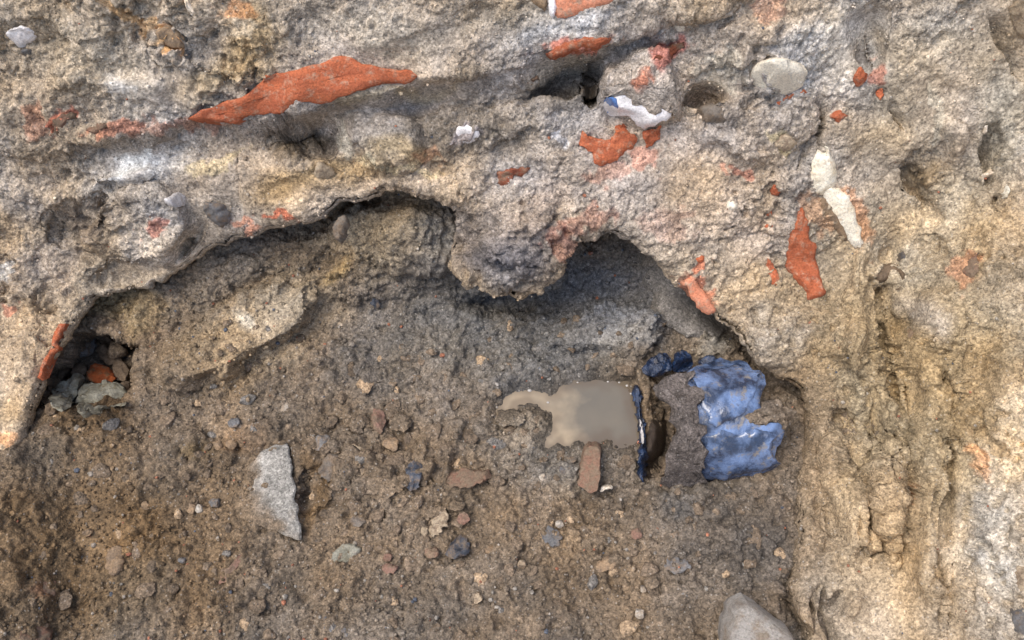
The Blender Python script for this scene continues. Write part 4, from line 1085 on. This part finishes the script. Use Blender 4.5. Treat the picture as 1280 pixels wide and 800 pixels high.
# --- broken glazed drain pipe
_u, _v, _w = surf('A', [900], [560]); w_floor = float(_w[0])
sc = (D - w_floor) / F
PR = 80 * sc; PVc = (400 - 532) / F * (D - w_floor - .04); PWc = w_floor + .074 - PR
def pipe(dr):
    def f(px, py, _o):
        r = PR + dr; w = np.full(np.shape(px), w_floor)
        for _ in range(10):
            v = (400 - py) / F * (D - w)
            w = .5 * w + .5 * (PWc + np.sqrt(np.maximum(r * r - (v - PVc) ** 2, (r * .25) ** 2)))
        return to_world((px - 640) / F * (D - w), (400 - py) / F * (D - w), w)
    return f
gm_, nt, bs = new_mat('glaze_painted_sheen')
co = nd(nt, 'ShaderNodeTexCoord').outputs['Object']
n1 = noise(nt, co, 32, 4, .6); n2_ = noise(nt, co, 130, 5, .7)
cc = mixrgb(nt, ramp(nt, n1, [(.42, 0.0), (.62, 1.0)]), (.018, .028, .054), (.145, .215, .37))  # pale blue patches paint the sky's sheen into the glaze colour
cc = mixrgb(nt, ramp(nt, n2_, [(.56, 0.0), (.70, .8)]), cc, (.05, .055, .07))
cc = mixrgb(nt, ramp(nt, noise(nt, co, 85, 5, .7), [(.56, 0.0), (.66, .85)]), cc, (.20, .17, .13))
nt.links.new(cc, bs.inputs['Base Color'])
nt.links.new(ramp(nt, n2_, [(.35, .14), (.7, .45)]), bs.inputs['Roughness']); bs.inputs['Specular IOR Level'].default_value = .9
bump(nt, bs, noise(nt, co, 120, 4, .6), .4, .003)
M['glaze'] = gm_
M['glazedark'] = stone_material('dark_blue_glaze', (30, 52, 84), (16, 24, 40), .2, .25, .8, 70, (.12, .10, .08))
M['collar'] = stone_material('rust_grey_collar', (124, 112, 104), (86, 74, 66), .4, .55, .5, 60, (.15, .12, .10), False, .006)
M['wetmud'] = stone_material('wet_dark_mud', (74, 60, 48), (52, 42, 34), .3, .5, .4, 40, (.09, .07, .05), False, .006)
o = empty('drain_pipe', Vector(pipe(0)(np.array([880.]), np.array([530.]), None)[0]))
tag(o, 'broken blue glazed drain pipe with a ragged grey collar, half buried beside the puddle', 'pipe')
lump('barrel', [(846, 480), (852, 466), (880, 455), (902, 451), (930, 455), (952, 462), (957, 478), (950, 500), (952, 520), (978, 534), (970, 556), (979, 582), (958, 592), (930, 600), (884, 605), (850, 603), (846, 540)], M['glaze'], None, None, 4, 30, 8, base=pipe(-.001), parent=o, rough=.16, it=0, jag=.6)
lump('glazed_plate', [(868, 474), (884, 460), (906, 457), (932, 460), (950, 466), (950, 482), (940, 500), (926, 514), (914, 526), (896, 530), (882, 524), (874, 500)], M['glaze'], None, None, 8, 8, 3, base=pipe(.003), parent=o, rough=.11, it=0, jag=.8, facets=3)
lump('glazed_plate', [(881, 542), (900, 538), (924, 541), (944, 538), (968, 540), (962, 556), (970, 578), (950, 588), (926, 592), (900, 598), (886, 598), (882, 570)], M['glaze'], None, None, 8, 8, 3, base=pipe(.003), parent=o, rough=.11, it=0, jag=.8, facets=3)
lump('collar', [(820, 482), (832, 472), (850, 474), (866, 470), (872, 496), (880, 520), (876, 546), (882, 574), (884, 602), (862, 604), (844, 608), (826, 602), (836, 584), (834, 566), (845, 542), (832, 520), (834, 504), (824, 494)], M['bank'], None, None, 18, 14, 4, base=pipe(.008), parent=o, rough=.34, it=0, jag=1.1, facets=3, soil=(100, 92, 86))
lump('mud_crust', [(926, 528), (938, 514), (952, 500), (978, 498), (992, 516), (988, 534), (956, 533)], M['floor'], None, None, 12, 10, 2.4, base=pipe(-.004), parent=o, rough=.4, jag=1.2, soil='A')
lump('invert', [(804, 528), (820, 524), (834, 526), (838, 560), (830, 602), (806, 600)], M['wetmud'], None, None, 12, 10, 3, 'A', CA, parent=o, rough=.15)
lump('rim', [(790, 484), (797, 480), (802, 500), (803, 524), (808, 545), (806, 572), (810, 600), (802, 602), (799, 580), (801, 556), (796, 530), (796, 505)], M['glazedark'], None, None, 8, 16, 2.4, 'A', CA, parent=o, rough=.4, lift=6, jag=1.0)
lump('painted_gleam', [(799, 526), (802, 524), (805, 540), (806, 554), (803, 556), (801, 542)], M['porcelain'], None, None, 4, 5, 2.5, 'A', CA, parent=o, rough=.1, lift=13)  # pale strip added on the rim in place of a sky gleam
for ol in ([(800, 464), (812, 448), (832, 440), (842, 450), (840, 466), (818, 472)], [(840, 462), (846, 440), (858, 436), (866, 446), (866, 464), (852, 466)], [(870, 450), (886, 443), (908, 452), (928, 455), (900, 460), (880, 458)]):
    lump('glaze_chip', ol, M['glazedark'], None, None, 16, 14, 4, 'A', CA, parent=o, rough=.3, facets=3, lift=22)
lump('bone_fragment', [(968, 508), (974, 510), (986, 519), (984, 522), (974, 518)], M['bone'], 'tiny bone splinter in the mud right of the blue pipe', 'bone', 5, 5, 2.5, 'A', CA, lift=24)

# ------------------------------------------------------------------ loose clods and crumbs
def place(px, py):
    lay = np.where(inside(px, py, RIMP) & (sdist(px, py, RIMP[::2]) < -4), 0, 1)
    P = np.zeros((len(px), 3))
    for k, L in ((0, 'A'), (1, 'B')):
        m = lay == k
        if m.any():
            u, v, w = surf(L, px[m], py[m]); p = to_world(u, v, w)
            P[m] = p + WA * fine(L, p, px[m], py[m])[:, None]
    return P, lay

def rock_mesh(ic, seed, flat=.75, cuts=7):
    r = np.random.default_rng(seed)
    v, f = ic; v = v * (1 + .16 * fbm(v + seed, .9, 2, seed))[:, None]
    for _ in range(cuts):
        n_ = r.normal(size=3); n_ /= np.linalg.norm(n_); d_ = r.uniform(.5, .88); e = v @ n_ - d_
        v = v - np.clip(e, 0, None)[:, None] * n_ * .9
    return v * np.array([1, r.uniform(.65, 1), flat]), f

clod_meshes = []
for i in range(10):
    v, f = rock_mesh(IC3, 300 + i, .7, 14)
    v = v * (1 + .10 * fbm(v * 1.0 + i, .35, 3, 400 + i))[:, None]
    kd = ['brown_clod'] * 10; kd[4] = 'grey_stone'; kd[9] = 'tan_stone'
    tone_ = srgb({'brown_clod': (117, 101, 83), 'grey_stone': (120, 114, 106), 'tan_stone': (146, 124, 98)}[kd[i]]) * (.78 + .05 * i)
    t = mesh_obj('earth_clod', v, f, M['floor'], colours=np.tile(tone_, (len(v), 1)) * (1 + .25 * fbm(v, .8, 2, i))[:, None]); t.data.name = kd[i]; t.data.set_sharp_from_angle(angle=R(32)); clod_meshes.append(t.data); bpy.data.objects.remove(t)
GL = 'earth clods strewn over the pit floor'
LM = [(338, 600, 'beside the pale slab'), (640, 500, 'at the left end of the puddle'), (720, 470, 'above the puddle'), (745, 620, 'around the brown brick'), (890, 640, 'below the blue pipe'), (120, 520, 'in front of the left hollow'),
      (940, 740, 'near the block at the bottom right'), (450, 575, 'around the angular cream rock'), (585, 595, 'around the dusty reddish brick'), (570, 690, 'around the triangular blue chip'), (685, 668, 'around the flat blue grey stone'), (757, 705, 'around the oval tan stone'),
      (420, 780, 'near the wet blue grey stone at the bottom edge'), (145, 700, 'near the long tan stone at lower left'), (286, 712, 'near the pink brick splinter'), (300, 470, 'under the slanting clay lobe'), (470, 450, 'on the upper middle floor'), (600, 775, 'at the bottom middle edge'), (760, 425, 'below the round recess'), (600, 430, 'under the hanging lump of bank')]
cnt = 0; tries = 0; taken = []
while cnt < 260 and tries < 4000:
    tries += 1
    x, y = random.uniform(30, 1000), random.uniform(400, 805)
    if random.random() > math.exp(-((x - 560) / 330) ** 2 - ((y - 590) / 140) ** 2) + .12: continue
    xa, ya = np.array([x]), np.array([y])
    if not inside(xa, ya, RIMP)[0] or sdist(xa, ya, RIMP[::2])[0] > -14: continue
    if sdist(xa, ya, PUD)[0] < 9 or (790 < x < 1000 and 435 < y < 612) or (300 < x < 384 and 548 < y < 680) or (895 < x < 1000 and y > 730) or (715 < x < 760 and 545 < y < 625): continue
    s = random.choice((5, 5.5, 6, 6, 7, 7, 8, 9.5, 11, 13)) * (1.45 if 390 < x < 640 and 490 < y < 660 else 1.0)
    if any((x - a) ** 2 + (y - b) ** 2 < (s + c_) ** 2 for a, b, c_ in taken): continue
    taken.append((x, y, s))
    P_, _ = place(xa, ya)
    me = random.choice(clod_meshes)
    ob = bpy.data.objects.new('earth_clod' if 'clod' in me.name else 'pebble', me); COL.objects.link(ob)
    ob.location = P_[0] - WA * s * .0002; sc_ = s * .00105
    ob.scale = (sc_ * random.uniform(.9, 1.25), sc_, sc_ * .8); ob.rotation_euler = (random.uniform(-.4, .4), random.uniform(-.4, .4), random.uniform(0, 6.28))
    kind_ = me.name.split('.')[0]
    big = 'large' if s > 7.5 else 'small'
    near = min(LM, key=lambda l: (l[0] - x) ** 2 + (l[1] - y) ** 2)[2]
    lab = {'brown_clod': big + ' brown earth clod lying loose ' + near, 'grey_stone': big + ' dusty grey pebble lying loose ' + near, 'tan_stone': big + ' dusty tan pebble lying loose ' + near}[kind_]
    tag(ob, lab, 'clod' if 'clod' in kind_ else 'pebble', lab.replace('earth clod', 'earth clods').replace('pebble', 'pebbles'))
    if kind_ != 'brown_clod': ob.name = 'pebble'
    cnt += 1

NC = 15000
px = rng.uniform(-60, 1340, NC * 2); py = rng.uniform(-40, 850, NC * 2)
ins = inside(px, py, RIMP)
keep = ((ins & (rng.random(NC * 2) < .75)) | (~ins & (rng.random(NC * 2) < .28))) & (sdist(px, py, PUD) > 3)
keep &= ~((px > 800) & (px < 980) & (py > 445) & (py < 605))
px, py = px[keep], py[keep]
P_, lay = place(px, py)
cols = np.zeros((len(px), 3))
for k, L in ((0, 'A'), (1, 'B')):
    m = lay == k; cols[m] = soil_colour(L, P_[m], px[m], py[m])
protos = [rock_mesh(IC1, 500 + i, .75, 5) for i in range(8)]
vs_, fs_, cs_ = [], [], []; off = 0
sz = np.exp(rng.normal(0, .42, len(px))) * np.where(lay == 0, 1.55, 1.1)
tone = np.exp(rng.normal(0, .22, len(px)))
for i in range(len(px)):
    v, f = protos[i % 8]
    a = rng.uniform(0, 6.28); ca, sa = math.cos(a), math.sin(a)
    s = sz[i] * .00105
    vv = np.stack([v[:, 0] * ca - v[:, 1] * sa, v[:, 0] * sa + v[:, 1] * ca, v[:, 2]], 1) * s
    vs_.append(vv + P_[i] + WA * s * .25); fs_.append(f + off); off += len(v)
    c = cols[i] * tone[i]
    if rng.random() < .05: c = c * .5 + np.array([.40, .37, .32]) * .5
    elif rng.random() < .012: c = np.array([.10, .11, .13])
    elif rng.random() < .02: c = np.array([.34, .14, .08])
    cs_.append(np.tile(c, (len(v), 1)))
tag(mesh_obj('loose_crumbs', np.concatenate(vs_), np.concatenate(fs_), M['floor'], smooth=True, colours=np.clip(np.concatenate(cs_), .01, .8)), kind='stuff')
